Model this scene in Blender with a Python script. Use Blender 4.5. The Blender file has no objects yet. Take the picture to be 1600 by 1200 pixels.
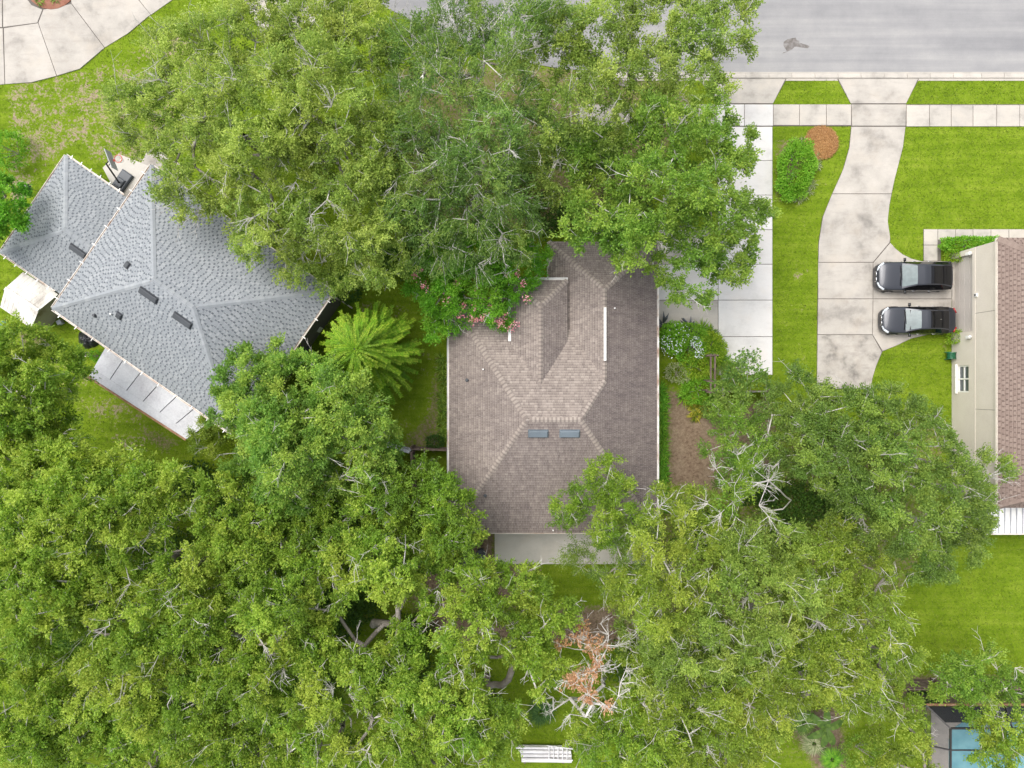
import bpy, math, random
import numpy as np
from mathutils import Vector, Matrix

# ------------------------------------------------------------------ camera, sky, sun, exposure
sc = bpy.context.scene
C = sc.collection
H = 48.0            # camera height in metres, looking straight down
S = 0.041           # metres on the ground for one photograph pixel
cam_d = bpy.data.cameras.new('camera'); cam_d.sensor_width = 36.0
cam_d.lens = 36.0 * H / (1600 * S); cam_d.clip_end = 2000
cam = bpy.data.objects.new('camera', cam_d); cam.location = (0, 0, H); C.objects.link(cam); sc.camera = cam
W = bpy.data.worlds.new('World'); sc.world = W; W.use_nodes = True
wn, wl = W.node_tree.nodes, W.node_tree.links
sky = wn.new('ShaderNodeTexSky'); sky.sky_type = 'NISHITA'; sky.sun_disc = False
SUN_EL, SUN_AZ = math.radians(62), math.radians(142)     # azimuth counted from +X towards +Y
sky.sun_elevation = SUN_EL; sky.sun_rotation = math.radians(90) - SUN_AZ
sky.air_density = 1.0; sky.dust_density = 3.0; sky.ozone_density = 1.0
hs = wn.new('ShaderNodeHueSaturation'); hs.inputs['Saturation'].default_value = 0.30
wl.new(sky.outputs[0], hs.inputs['Color']); wl.new(hs.outputs[0], wn['Background'].inputs[0])
wn['Background'].inputs[1].default_value = 0.15
sun_d = bpy.data.lights.new('sun', 'SUN'); sun_d.energy = 1.15; sun_d.angle = math.radians(45); sun_d.color = (1, 0.95, 0.87)
sun = bpy.data.objects.new('sun', sun_d); C.objects.link(sun)
sd = Vector((math.cos(SUN_EL) * math.cos(SUN_AZ), math.cos(SUN_EL) * math.sin(SUN_AZ), math.sin(SUN_EL)))
sun.rotation_euler = sd.to_track_quat('Z', 'Y').to_euler(); sun.location = sd * 90
sc.view_settings.view_transform = 'Standard'; sc.view_settings.look = 'None'
sc.view_settings.gamma = 1.0; sc.view_settings.use_curve_mapping = False
sc.view_settings.exposure = 1.05
sc.cycles.use_denoising = True
sc.cycles.max_bounces = 7; sc.cycles.diffuse_bounces = 4; sc.cycles.transmission_bounces = 4

rng = np.random.default_rng(7); random.seed(7)
R = math.radians

def P(px, py, z=0.0):
    k = S * (H - z) / H
    return Vector(((px - 800) * k, (600 - py) * k, z))
def P2(px, py, z=0.0):
    v = P(px, py, z); return (v.x, v.y)

# ------------------------------------------------------------------ materials
MATS = {}
def new_mat(name):
    m = bpy.data.materials.new(name); m.use_nodes = True; MATS[name] = m
    return m, m.node_tree.nodes, m.node_tree.links, m.node_tree.nodes['Principled BSDF']
def ramp(n, l, src, stops):
    r = n.new('ShaderNodeValToRGB'); e = r.color_ramp.elements
    while len(e) < len(stops): e.new(0.5)
    for i, (p, c) in enumerate(stops):
        e[i].position = p; e[i].color = (c[0], c[1], c[2], 1)
    l.new(src, r.inputs[0]); return r.outputs[0]
def noise(n, l, co, scale, detail=4, rough=0.6, vec=None):
    t = n.new('ShaderNodeTexNoise'); t.inputs['Scale'].default_value = scale
    t.inputs['Detail'].default_value = detail; t.inputs['Roughness'].default_value = rough
    if vec is not None:
        mp = n.new('ShaderNodeMapping'); mp.inputs['Scale'].default_value = vec
        l.new(co, mp.inputs[0]); co = mp.outputs[0]
    l.new(co, t.inputs['Vector']); return t.outputs['Fac']
def mixc(n, l, fac, a, b, mode='MIX'):
    m = n.new('ShaderNodeMix'); m.data_type = 'RGBA'; m.blend_type = mode
    for sock, v in ((m.inputs[0], fac), (m.inputs[6], a), (m.inputs[7], b)):
        if isinstance(v, (int, float)): sock.default_value = v
        elif isinstance(v, tuple): sock.default_value = (v[0], v[1], v[2], 1)
        else: l.new(v, sock)
    return m.outputs[2]
def math_n(n, l, op, a, b=None, clamp=False):
    m = n.new('ShaderNodeMath'); m.operation = op; m.use_clamp = clamp
    for i, v in enumerate((a, b)):
        if v is None: continue
        if isinstance(v, (int, float)): m.inputs[i].default_value = v
        else: l.new(v, m.inputs[i])
    return m.outputs[0]
def geo_pos(n): return n.new('ShaderNodeNewGeometry').outputs['Position']
def attr(n, name):
    a = n.new('ShaderNodeAttribute'); a.attribute_name = name; return a.outputs['Fac']
def bump(n, l, bs, h, strength=0.3, dist=0.02):
    b = n.new('ShaderNodeBump'); b.inputs['Strength'].default_value = strength; b.inputs['Distance'].default_value = dist
    l.new(h, b.inputs['Height']); l.new(b.outputs[0], bs.inputs['Normal'])

def speckled(name, cols, scale=3.0, rough=0.8, fine=60, spec=0.3, metallic=0.0, streak=None, bmp=0.15):
    """procedural surface: three tones by noise, fine grain, light per-object variation"""
    m, n, l, b = new_mat(name)
    pos = geo_pos(n)
    big = noise(n, l, pos, scale, 6, 0.65, streak)
    c = ramp(n, l, big, [(0.3, cols[0]), (0.5, cols[1]), (0.7, cols[2])])
    f = noise(n, l, pos, fine, 3, 0.6)
    c = mixc(n, l, 0.35, c, ramp(n, l, f, [(0.25, (0.25,) * 3), (0.75, (0.75,) * 3)]), 'OVERLAY')
    oi = n.new('ShaderNodeObjectInfo')
    v = math_n(n, l, 'MULTIPLY_ADD', oi.outputs['Random'], 0.16); n[v.node.name].inputs[2].default_value = 0.92
    hv = n.new('ShaderNodeHueSaturation'); l.new(c, hv.inputs['Color']); l.new(v, hv.inputs['Value'])
    l.new(hv.outputs[0], b.inputs['Base Color'])
    b.inputs['Roughness'].default_value = rough; b.inputs['Specular IOR Level'].default_value = spec
    b.inputs['Metallic'].default_value = metallic
    bump(n, l, b, f, bmp)
    return m
def plain(name, col, rough=0.5, metallic=0.0, spec=0.5, coat=0.0):
    k = 0.88
    return speckled(name, (tuple(x * k for x in col), col, tuple(min(1, x * 1.1) for x in col)), 1.7, rough, 90, spec, metallic, None, 0.03)

def concrete(name, base, stain=0.25, sc_=0.5):
    m, n, l, b = new_mat(name)
    pos = geo_pos(n)
    big = noise(n, l, pos, sc_, 7, 0.62)
    c = ramp(n, l, big, [(0.28, tuple(x * (1 - stain * 1.5) for x in base)), (0.46, tuple(x * (1 - stain * .4) for x in base)), (0.62, base)])
    st = noise(n, l, pos, 1.3, 8, 0.75, (0.5, 1.8, 1))
    c = mixc(n, l, math_n(n, l, 'MULTIPLY', ramp(n, l, st, [(0.52, (0,) * 3), (0.72, (1,) * 3)]), stain * 1.2), c, (0.22, 0.20, 0.185))
    warm = noise(n, l, pos, 0.8, 4, 0.5)
    c = mixc(n, l, math_n(n, l, 'MULTIPLY', ramp(n, l, warm, [(0.5, (0,) * 3), (0.75, (1,) * 3)]), 0.25), c, (base[0] * .98, base[1] * .88, base[2] * .76))
    f = noise(n, l, pos, 45, 3, 0.6)
    c = mixc(n, l, 0.25, c, ramp(n, l, f, [(0.25, (0.3,) * 3), (0.75, (0.7,) * 3)]), 'OVERLAY')
    oi = n.new('ShaderNodeObjectInfo')
    v = math_n(n, l, 'MULTIPLY_ADD', oi.outputs['Random'], 0.12); n[v.node.name].inputs[2].default_value = 0.93
    hv = n.new('ShaderNodeHueSaturation'); l.new(c, hv.inputs['Color']); l.new(v, hv.inputs['Value'])
    l.new(hv.outputs[0], b.inputs['Base Color']); b.inputs['Roughness'].default_value = 0.9
    bump(n, l, b, f, 0.12)
    return m

def leaf_mat(name, dark, mid, light, trans=0.45, hue=0.02):
    m, n, l, b = new_mat(name)
    t = attr(n, 'tint')
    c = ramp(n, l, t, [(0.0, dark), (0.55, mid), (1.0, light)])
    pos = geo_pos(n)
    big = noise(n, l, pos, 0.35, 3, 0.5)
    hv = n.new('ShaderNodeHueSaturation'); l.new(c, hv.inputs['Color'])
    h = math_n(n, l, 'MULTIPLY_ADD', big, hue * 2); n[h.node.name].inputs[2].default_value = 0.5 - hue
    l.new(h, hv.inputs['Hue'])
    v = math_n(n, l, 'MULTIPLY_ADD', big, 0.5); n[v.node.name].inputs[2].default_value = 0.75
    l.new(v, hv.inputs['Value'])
    l.new(hv.outputs[0], b.inputs['Base Color'])
    b.inputs['Roughness'].default_value = 0.55; b.inputs['Specular IOR Level'].default_value = 0.35
    tr = n.new('ShaderNodeBsdfTranslucent'); l.new(hv.outputs[0], tr.inputs['Color'])
    mx = n.new('ShaderNodeMixShader'); mx.inputs[0].default_value = trans
    l.new(b.outputs[0], mx.inputs[1]); l.new(tr.outputs[0], mx.inputs[2])
    l.new(mx.outputs[0], n['Material Output'].inputs[0])
    return m

def shingle_mat(name, stops, streak_col, streak_amt, slope_scale=(1.6, 0.25, 0.25)):
    m, n, l, b = new_mat(name)
    t = attr(n, 'tint'); face_dark = attr(n, 'face_dark')
    c = ramp(n, l, t, stops)
    pos = geo_pos(n)
    big = noise(n, l, pos, 0.45, 5, 0.6)
    sx_ = noise(n, l, pos, 1.0, 6, 0.7, (0.8, 3.6, 1)); sy_ = noise(n, l, pos, 1.0, 6, 0.7, (3.6, 0.8, 1))
    mr = n.new('ShaderNodeMix'); l.new(attr(n, 'run'), mr.inputs[0]); l.new(sx_, mr.inputs[2]); l.new(sy_, mr.inputs[3]); st = mr.outputs[0]
    k = math_n(n, l, 'ADD', math_n(n, l, 'MULTIPLY', big, 0.5), math_n(n, l, 'MULTIPLY', st, 1.15))
    k = math_n(n, l, 'SUBTRACT', math_n(n, l, 'ADD', k, face_dark), 0.66, True)
    c = mixc(n, l, math_n(n, l, 'MULTIPLY', k, streak_amt), c, streak_col)
    f = noise(n, l, pos, 55, 2, 0.6)
    c = mixc(n, l, 0.3, c, ramp(n, l, f, [(0.25, (0.25,) * 3), (0.75, (0.75,) * 3)]), 'OVERLAY')
    l.new(c, b.inputs['Base Color']); b.inputs['Roughness'].default_value = 0.95; b.inputs['Specular IOR Level'].default_value = 0.15
    return m

# leaves: (dark, mid, light) base colours of the foliage itself
leaf_mat('leaf_yellow_oak', (0.105, 0.170, 0.026), (0.240, 0.355, 0.054), (0.480, 0.580, 0.115))
leaf_mat('leaf_green_oak', (0.085, 0.170, 0.022), (0.190, 0.340, 0.038), (0.400, 0.540, 0.080))
leaf_mat('leaf_forest', (0.095, 0.185, 0.020), (0.220, 0.365, 0.032), (0.460, 0.570, 0.080))
leaf_mat('leaf_elm', (0.060, 0.125, 0.026), (0.145, 0.265, 0.046), (0.310, 0.430, 0.080))
leaf_mat('leaf_grey_green', (0.082, 0.150, 0.028), (0.172, 0.283, 0.047), (0.340, 0.460, 0.077))
leaf_mat('leaf_round', (0.082, 0.172, 0.026), (0.185, 0.345, 0.046), (0.430, 0.570, 0.090))
leaf_mat('leaf_golden', (0.115, 0.185, 0.020), (0.260, 0.370, 0.040), (0.490, 0.570, 0.085))
leaf_mat('leaf_bright', (0.070, 0.200, 0.014), (0.150, 0.400, 0.022), (0.310, 0.560, 0.050))
leaf_mat('leaf_lime', (0.109, 0.246, 0.012), (0.217, 0.420, 0.017), (0.478, 0.600, 0.058))
leaf_mat('leaf_dark', (0.032, 0.087, 0.017), (0.061, 0.152, 0.026), (0.123, 0.246, 0.043))
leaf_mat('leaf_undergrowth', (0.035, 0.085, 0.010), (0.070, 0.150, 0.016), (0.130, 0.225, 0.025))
leaf_mat('leaf_croton', (0.10, 0.16, 0.01), (0.32, 0.33, 0.03), (0.55, 0.45, 0.06))
leaf_mat('leaf_variegated', (0.13, 0.20, 0.05), (0.36, 0.42, 0.20), (0.66, 0.64, 0.42))
leaf_mat('leaf_brown', (0.36, 0.17, 0.075), (0.52, 0.28, 0.14), (0.64, 0.41, 0.24), 0.2, 0.008)
leaf_mat('petal_pink', (0.50, 0.12, 0.17), (0.66, 0.26, 0.29), (0.80, 0.50, 0.48), 0.2, 0.005)
leaf_mat('petal_white', (0.55, 0.62, 0.62), (0.75, 0.78, 0.76), (0.85, 0.85, 0.85), 0.2, 0.0)
leaf_mat('leaf_purple', (0.03, 0.035, 0.035), (0.07, 0.08, 0.085), (0.14, 0.15, 0.16), 0.1, 0.01)
leaf_mat('leaf_straw', (0.24, 0.11, 0.03), (0.38, 0.19, 0.06), (0.52, 0.30, 0.12), 0.1, 0.01)
leaf_mat('grass_blade', (0.070, 0.130, 0.006), (0.150, 0.235, 0.012), (0.255, 0.320, 0.036), 0.35, 0.012)
speckled('bark', ((0.17, 0.145, 0.125), (0.27, 0.24, 0.215), (0.36, 0.33, 0.30)), 1.5, 0.95, 25, 0.1)
speckled('twig', ((0.40, 0.37, 0.34), (0.54, 0.51, 0.475), (0.68, 0.65, 0.61)), 1.2, 0.9, 20, 0.1)
speckled('dead_wood', ((0.50, 0.47, 0.44), (0.62, 0.59, 0.56), (0.72, 0.70, 0.67)), 1.0, 0.9, 20, 0.1)
concrete('concrete_pale', (0.621, 0.601, 0.577), 0.14, 0.5)
concrete('concrete', (0.437, 0.403, 0.359), 0.36, 0.55)
concrete('concrete_walk', (0.460, 0.425, 0.377), 0.26, 0.8)
concrete('patio_concrete', (0.500, 0.475, 0.430), 0.12, 0.6)
concrete('concrete_stained', (0.44, 0.405, 0.36), 0.48, 0.9)
concrete('deck_concrete', (0.33, 0.30, 0.265), 0.25, 0.8)
plain('joint', (0.13, 0.115, 0.10), 1.0)
speckled('stucco_beige', ((0.60, 0.545, 0.475), (0.64, 0.585, 0.512), (0.67, 0.615, 0.54)), 0.6, 0.95, 40, 0.1)
speckled('stucco_grey', ((0.15, 0.14, 0.125), (0.17, 0.16, 0.145), (0.19, 0.18, 0.165)), 0.8, 0.95, 40, 0.1)
speckled('stucco_cream', ((0.42, 0.39, 0.34), (0.46, 0.43, 0.38), (0.5, 0.47, 0.42)), 0.8, 0.95, 40, 0.1)
speckled('garage_door', ((0.50, 0.46, 0.42), (0.54, 0.495, 0.45), (0.57, 0.525, 0.48)), 0.7, 0.7, 40, 0.3)
plain('white_paint', (0.78, 0.77, 0.74), 0.5)
speckled('gutter_white', ((0.42, 0.27, 0.18), (0.76, 0.74, 0.71), (0.82, 0.81, 0.79)), 0.9, 0.5, 30, 0.4)
speckled('gutter_tan', ((0.45, 0.30, 0.22), (0.66, 0.60, 0.54), (0.76, 0.72, 0.67)), 1.4, 0.5, 30, 0.4)
speckled('gutter_rust', ((0.20, 0.11, 0.06), (0.30, 0.17, 0.10), (0.42, 0.27, 0.18)), 2.5, 0.9, 30, 0.2)
speckled('aluminium', ((0.46, 0.45, 0.48), (0.62, 0.62, 0.65), (0.70, 0.70, 0.73)), 0.5, 0.55, 10, 0.5, 0.0, (1, 1, 1))
speckled('shed_metal', ((0.40, 0.36, 0.32), (0.66, 0.64, 0.59), (0.76, 0.75, 0.71)), 0.9, 0.6, 14, 0.4, 0.0, (1.6, .6, 1))
speckled('shed_wall', ((0.20, 0.15, 0.09), (0.40, 0.36, 0.27), (0.46, 0.43, 0.35)), 1.0, 0.8, 30, 0.2)
plain('vent_dark', (0.055, 0.06, 0.068), 0.6)
plain('vent_blue', (0.135, 0.165, 0.19), 0.6)
plain('black_plastic', (0.018, 0.019, 0.022), 0.35)
plain('plastic_grey', (0.075, 0.085, 0.10), 0.5)
plain('rim_red', (0.62, 0.09, 0.06), 0.45)
plain('green_plastic', (0.012, 0.11, 0.05), 0.4)
plain('bronze_frame', (0.035, 0.032, 0.032), 0.5)
speckled('fence_grey', ((0.32, 0.33, 0.36), (0.42, 0.43, 0.46), (0.5, 0.5, 0.53)), 2.0, 0.8, 30, 0.2)
speckled('fence_brown', ((0.10, 0.075, 0.06), (0.16, 0.12, 0.10), (0.22, 0.17, 0.14)), 3.0, 0.9, 40, 0.1)
speckled('brick_red', ((0.16, 0.07, 0.045), (0.24, 0.11, 0.075), (0.30, 0.16, 0.11)), 2.0, 0.9, 40, 0.1)
plain('rubber', (0.02, 0.02, 0.021), 0.8)
plain('pipe_white', (0.72, 0.70, 0.70), 0.5)
shingle_mat('shingle_brown', [(0.0, (0.110, 0.091, 0.083)), (0.2, (0.145, 0.121, 0.110)), (0.4, (0.233, 0.196, 0.174)), (0.8, (0.282, 0.239, 0.211)), (1.0, (0.343, 0.296, 0.261))], (0.095, 0.077, 0.080), 0.95)
shingle_mat('shingle_blue', [(0.0, (0.102, 0.112, 0.127)), (0.35, (0.153, 0.167, 0.185)), (0.38, (0.237, 0.253, 0.270)), (0.7, (0.270, 0.285, 0.300)), (1.0, (0.326, 0.339, 0.349))], (0.18, 0.20, 0.205), 0.45)
shingle_mat('shingle_red', [(0.0, (0.120, 0.088, 0.074)), (0.35, (0.155, 0.115, 0.098)), (0.4, (0.202, 0.151, 0.128)), (1.0, (0.258, 0.200, 0.169))], (0.16, 0.11, 0.10), 0.4)

def car_paint(name, col):
    m, n, l, b = new_mat(name)
    pos = geo_pos(n); f = noise(n, l, pos, 300, 2, 0.5)
    c = ramp(n, l, f, [(0.3, tuple(x * .8 for x in col)), (0.7, tuple(x * 1.2 for x in col))])
    l.new(c, b.inputs['Base Color']); b.inputs['Metallic'].default_value = 0.55; b.inputs['Roughness'].default_value = 0.34
    b.inputs['Coat Weight'].default_value = 0.6; b.inputs['Coat Roughness'].default_value = 0.06
car_paint('car_paint', (0.040, 0.043, 0.052))
car_paint('car_black', (0.012, 0.012, 0.014))
def glass(name, col, rough=0.03):
    m, n, l, b = new_mat(name)
    pos = geo_pos(n); f = noise(n, l, pos, 4, 2, 0.5)
    l.new(ramp(n, l, f, [(0.3, tuple(x * .85 for x in col)), (0.7, tuple(x * 1.1 for x in col))]), b.inputs['Base Color'])
    b.inputs['Roughness'].default_value = rough; b.inputs['Specular IOR Level'].default_value = 0.35
glass('glass_windscreen', (0.13, 0.165, 0.17), 0.2); glass('glass_dark', (0.008, 0.008, 0.009)); glass('glass_window', (0.085, 0.10, 0.11))
plain('headlight', (0.62, 0.66, 0.70), 0.1); plain('tail_light', (0.35, 0.02, 0.02), 0.2); plain('chrome', (0.7, 0.7, 0.72), 0.2, 0.9)

# asphalt with wear running along the street
m, n, l, b = new_mat('asphalt')
pos = geo_pos(n)
lanes = noise(n, l, pos, 0.5, 5, 0.6, (0.05, 1.6, 1))
big = noise(n, l, pos, 0.35, 6, 0.7)
c = ramp(n, l, math_n(n, l, 'ADD', math_n(n, l, 'MULTIPLY', lanes, 0.65), math_n(n, l, 'MULTIPLY', big, 0.35)),
         [(0.38, (0.200, 0.198, 0.203)), (0.5, (0.256, 0.251, 0.251)), (0.62, (0.321, 0.312, 0.302))])
f = noise(n, l, pos, 35, 4, 0.7)
c = mixc(n, l, 0.3, c, ramp(n, l, f, [(0.25, (0.3,) * 3), (0.75, (0.7,) * 3)]), 'OVERLAY')
l.new(c, b.inputs['Base Color']); b.inputs['Roughness'].default_value = 0.9; bump(n, l, b, f, 0.2)
speckled('asphalt_stain', ((0.11, 0.10, 0.09), (0.17, 0.155, 0.145), (0.26, 0.25, 0.24)), 3.0, 0.9, 40, 0.2)

# ground: lawn, worn sandy lawn, leaf litter / mulch, blended by what lies where
m, n, l, b = new_mat('ground_cover')
pos = geo_pos(n)
n1 = noise(n, l, pos, 0.9, 6, 0.65); n2 = noise(n, l, pos, 6, 5, 0.7); n3 = noise(n, l, pos, 28, 4, 0.7)
gsrc = math_n(n, l, 'ADD', math_n(n, l, 'MULTIPLY', n1, 0.45), math_n(n, l, 'MULTIPLY', n3, 0.55))
mow = noise(n, l, pos, 1.0, 4, 0.6, (0.10, 2.2, 1))
gsrc = math_n(n, l, 'ADD', math_n(n, l, 'MULTIPLY', gsrc, 0.72), math_n(n, l, 'MULTIPLY', mow, 0.28))
lawn = ramp(n, l, gsrc, [(0.36, (0.070, 0.125, 0.006)), (0.5, (0.140, 0.220, 0.010)), (0.64, (0.235, 0.300, 0.032))])
sand = ramp(n, l, n3, [(0.3, (0.18, 0.135, 0.085)), (0.5, (0.31, 0.245, 0.17)), (0.7, (0.42, 0.35, 0.26))])
lawn = mixc(n, l, math_n(n, l, 'MULTIPLY', math_n(n, l, 'MULTIPLY', math_n(n, l, 'SUBTRACT', n2, 0.5), 4.0, True), 0.5), lawn, (0.235, 0.265, 0.050))
worn_m = math_n(n, l, 'ADD', math_n(n, l, 'MULTIPLY', n1, 0.50), math_n(n, l, 'MULTIPLY', n2, 0.50))
worn_t = math_n(n, l, 'SUBTRACT', 0.72, math_n(n, l, 'MULTIPLY', attr(n, 'worn'), 0.36))
worn_f = math_n(n, l, 'MULTIPLY', math_n(n, l, 'SUBTRACT', worn_m, worn_t), 14.0, True)
c = mixc(n, l, worn_f, lawn, sand)
litter = ramp(n, l, math_n(n, l, 'ADD', math_n(n, l, 'MULTIPLY', n2, 0.6), math_n(n, l, 'MULTIPLY', n3, 0.4)), [(0.34, (0.080, 0.054, 0.034)), (0.45, (0.16, 0.112, 0.076)), (0.58, (0.25, 0.185, 0.130)), (0.75, (0.38, 0.30, 0.22))])
litter = mixc(n, l, math_n(n, l, 'MULTIPLY', math_n(n, l, 'SUBTRACT', n1, 0.45), 3.0, True), litter, mixc(n, l, 0.6, litter, sand))
lit_f = math_n(n, l, 'MULTIPLY', math_n(n, l, 'SUBTRACT', math_n(n, l, 'ADD', attr(n, 'litter'), math_n(n, l, 'MULTIPLY', n2, 0.7)), 0.78), 5.0, True)
c = mixc(n, l, lit_f, c, litter)
l.new(c, b.inputs['Base Color']); b.inputs['Roughness'].default_value = 1.0; b.inputs['Specular IOR Level'].default_value = 0.1
bump(n, l, b, n3, 0.8, 0.05)

# pool water and screen
m, n, l, b = new_mat('pool_water')
pos = geo_pos(n); f = noise(n, l, pos, 1.2, 3, 0.5)
l.new(ramp(n, l, f, [(0.35, (0.115, 0.265, 0.30)), (0.65, (0.16, 0.33, 0.36))]), b.inputs['Base Color'])
b.inputs['Roughness'].default_value = 0.08; bump(n, l, b, noise(n, l, pos, 5, 2, 0.5), 0.1, 0.02)
m, n, l, b = new_mat('insect_screen')
pos = geo_pos(n); f = noise(n, l, pos, 3, 2, 0.5)
l.new(ramp(n, l, f, [(0.3, (0.02, 0.02, 0.022)), (0.7, (0.04, 0.04, 0.042))]), b.inputs['Base Color'])
tr = n.new('ShaderNodeBsdfTransparent'); mx = n.new('ShaderNodeMixShader'); mx.inputs[0].default_value = 0.25
l.new(tr.outputs[0], mx.inputs[1]); l.new(b.outputs[0], mx.inputs[2]); l.new(mx.outputs[0], n['Material Output'].inputs[0])

# ------------------------------------------------------------------ mesh helpers
class MB:
    def __init__(s): s.v = []; s.f = []
    def add(s, vs, fs):
        o = len(s.v); s.v += [tuple(v) for v in vs]; s.f += [tuple(i + o for i in f) for f in fs]; return s
    def box(s, c, size, rz=0, bev=0.0, M=None):
        x, y, z = (d / 2 for d in size); bv = min(bev, x * .9, y * .9)
        if bv <= 0:
            vs = [Vector((sx * x, sy * y, sz * z)) for sz in (-1, 1) for sx, sy in ((-1, -1), (1, -1), (1, 1), (-1, 1))]
            fs = [(3, 2, 1, 0), (4, 5, 6, 7)] + [(i, (i + 1) % 4, 4 + (i + 1) % 4, 4 + i) for i in range(4)]
        else:
            vs = []
            for (k, zz) in ((0, -z), (0, z - bv), (bv, z)):
                vs += [Vector((sx * (x - k), sy * (y - k), zz)) for sx, sy in ((-1, -1), (1, -1), (1, 1), (-1, 1))]
            fs = [(3, 2, 1, 0), (8, 9, 10, 11)] + [(q * 4 + i, q * 4 + (i + 1) % 4, q * 4 + 4 + (i + 1) % 4, q * 4 + 4 + i) for q in (0, 1) for i in range(4)]
        mt = M if M is not None else Matrix.Translation(c) @ Matrix.Rotation(rz, 4, 'Z')
        return s.add([mt @ v for v in vs], fs)
    def prism(s, poly, z0, z1, inset=0.0):
        """poly: 2-D points; z0/z1 numbers"""
        if area(poly) < 0: poly = poly[::-1]
        k = len(poly); top = offset(poly, inset) if inset else poly
        vs = [(x, y, z0) for x, y in poly] + [(x, y, z1 - inset) for x, y in poly] + [(x, y, z1) for x, y in top]
        fs = [tuple(range(k - 1, -1, -1)), tuple(range(2 * k, 3 * k))]
        for q in (0, 1):
            fs += [(q * k + i, q * k + (i + 1) % k, (q + 1) * k + (i + 1) % k, (q + 1) * k + i) for i in range(k)]
        if not inset:
            vs = vs[:2 * k]; fs = [fs[0], tuple(range(k, 2 * k))] + fs[2:2 + k]
        return s.add(vs, fs)
    def tube(s, a, b, ra, rb=None, n=8, cap=True):
        a, b = Vector(a), Vector(b); rb = ra if rb is None else rb
        d = (b - a).normalized(); u = d.orthogonal().normalized(); w = d.cross(u)
        vs = [a + (u * math.cos(t) + w * math.sin(t)) * ra for t in [2 * math.pi * i / n for i in range(n)]]
        vs += [b + (u * math.cos(t) + w * math.sin(t)) * rb for t in [2 * math.pi * i / n for i in range(n)]]
        fs = [(i, (i + 1) % n, n + (i + 1) % n, n + i) for i in range(n)]
        if cap: fs += [tuple(range(n - 1, -1, -1)), tuple(range(n, 2 * n))]
        return s.add(vs, fs)
    def beam(s, a, b, w, h):
        a, b = Vector(a), Vector(b); d = b - a; L = d.length; d.normalize()
        up = Vector((0, 0, 1)) if abs(d.z) < 0.95 else Vector((1, 0, 0))
        y = up.cross(d).normalized(); z = d.cross(y)
        M = Matrix((d, y, z)).transposed().to_4x4(); M.translation = (a + b) / 2
        return s.box(None, (L, w, h), M=M)
    def slab(s, pts, th):
        """polygon of 3-D points (upper face, anticlockwise from above) with thickness straight down"""
        k = len(pts); vs = [Vector(p) for p in pts] + [Vector(p) - Vector((0, 0, th)) for p in pts]
        return s.add(vs, [tuple(range(k)), tuple(range(2 * k - 1, k - 1, -1))] + [(i, k + i, k + (i + 1) % k, (i + 1) % k) for i in range(k)])
def area(p): return 0.5 * sum(p[i][0] * p[(i + 1) % len(p)][1] - p[(i + 1) % len(p)][0] * p[i][1] for i in range(len(p)))
def offset(p, d):
    """move every edge of an anticlockwise polygon inwards by d"""
    if area(p) < 0: p = p[::-1]
    out = []; k = len(p)
    for i in range(k):
        a, b, c = Vector(p[i - 1]), Vector(p[i]), Vector(p[(i + 1) % k])
        e1, e2 = (b - a).normalized(), (c - b).normalized()
        n1, n2 = Vector((-e1.y, e1.x)), Vector((-e2.y, e2.x))
        q = n1 + n2; dn = max(0.35, 1 + n1.dot(n2))
        out.append((b.x + q.x * d / dn, b.y + q.y * d / dn))
    return out
ROOT = {}
def origin(parent):
    while parent is not None and parent.parent is not None: parent = parent.parent
    return parent.location.copy() if parent is not None else Vector((0, 0, 0))
def obj(name, mb, mat, parent=None, smooth=False, loc=None):
    """one mesh object from an MB in world coordinates"""
    o0 = Vector(loc) if (loc is not None and parent is None) else origin(parent)
    me = bpy.data.meshes.new(name)
    me.from_pydata([(v[0] - o0.x, v[1] - o0.y, v[2] - o0.z) for v in mb.v], [], mb.f); me.update()
    if smooth: me.polygons.foreach_set('use_smooth', [True] * len(me.polygons))
    me.materials.append(MATS[mat])
    o = bpy.data.objects.new(name, me); C.objects.link(o)
    if parent is not None: o.parent = parent
    elif loc is not None: o.location = o0
    return o
def tag(o, label, cat, group=None):
    o['label'] = label; o['category'] = cat
    if group: o['group'] = group
    return o
def thing(name, label, cat, loc, group=None):
    o = bpy.data.objects.new(name, None); o.empty_display_size = 0.3; C.objects.link(o); o.location = loc
    return tag(o, label, cat, group)
def struct(o): o['kind'] = 'structure'; return o
def quads(name, V, tint, mat, parent=None, loc=None, extra=None, kind=None):
    """V: (n,4,3) world coordinates; tint per face"""
    o0 = Vector(loc) if (loc is not None and parent is None) else origin(parent)
    nq, nv = V.shape[0], V.shape[1]; me = bpy.data.meshes.new(name)
    co = (V.reshape(-1, 3) - np.array(o0)).astype(np.float32)
    me.vertices.add(nq * nv); me.vertices.foreach_set('co', co.ravel())
    me.loops.add(nq * nv); me.loops.foreach_set('vertex_index', np.arange(nq * nv, dtype=np.int32))
    me.polygons.add(nq); me.polygons.foreach_set('loop_start', np.arange(0, nq * nv, nv, dtype=np.int32))
    me.update(calc_edges=True)
    a = me.attributes.new('tint', 'FLOAT', 'FACE'); a.data.foreach_set('value', np.asarray(tint, dtype=np.float32))
    for k_, v_ in (extra or {}).items():
        a = me.attributes.new(k_, 'FLOAT', 'FACE'); a.data.foreach_set('value', np.asarray(v_, dtype=np.float32))
    me.materials.append(MATS[mat])
    o = bpy.data.objects.new(name, me); C.objects.link(o)
    if parent is not None: o.parent = parent
    elif loc is not None: o.location = o0
    if kind: o['kind'] = kind
    return o
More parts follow.
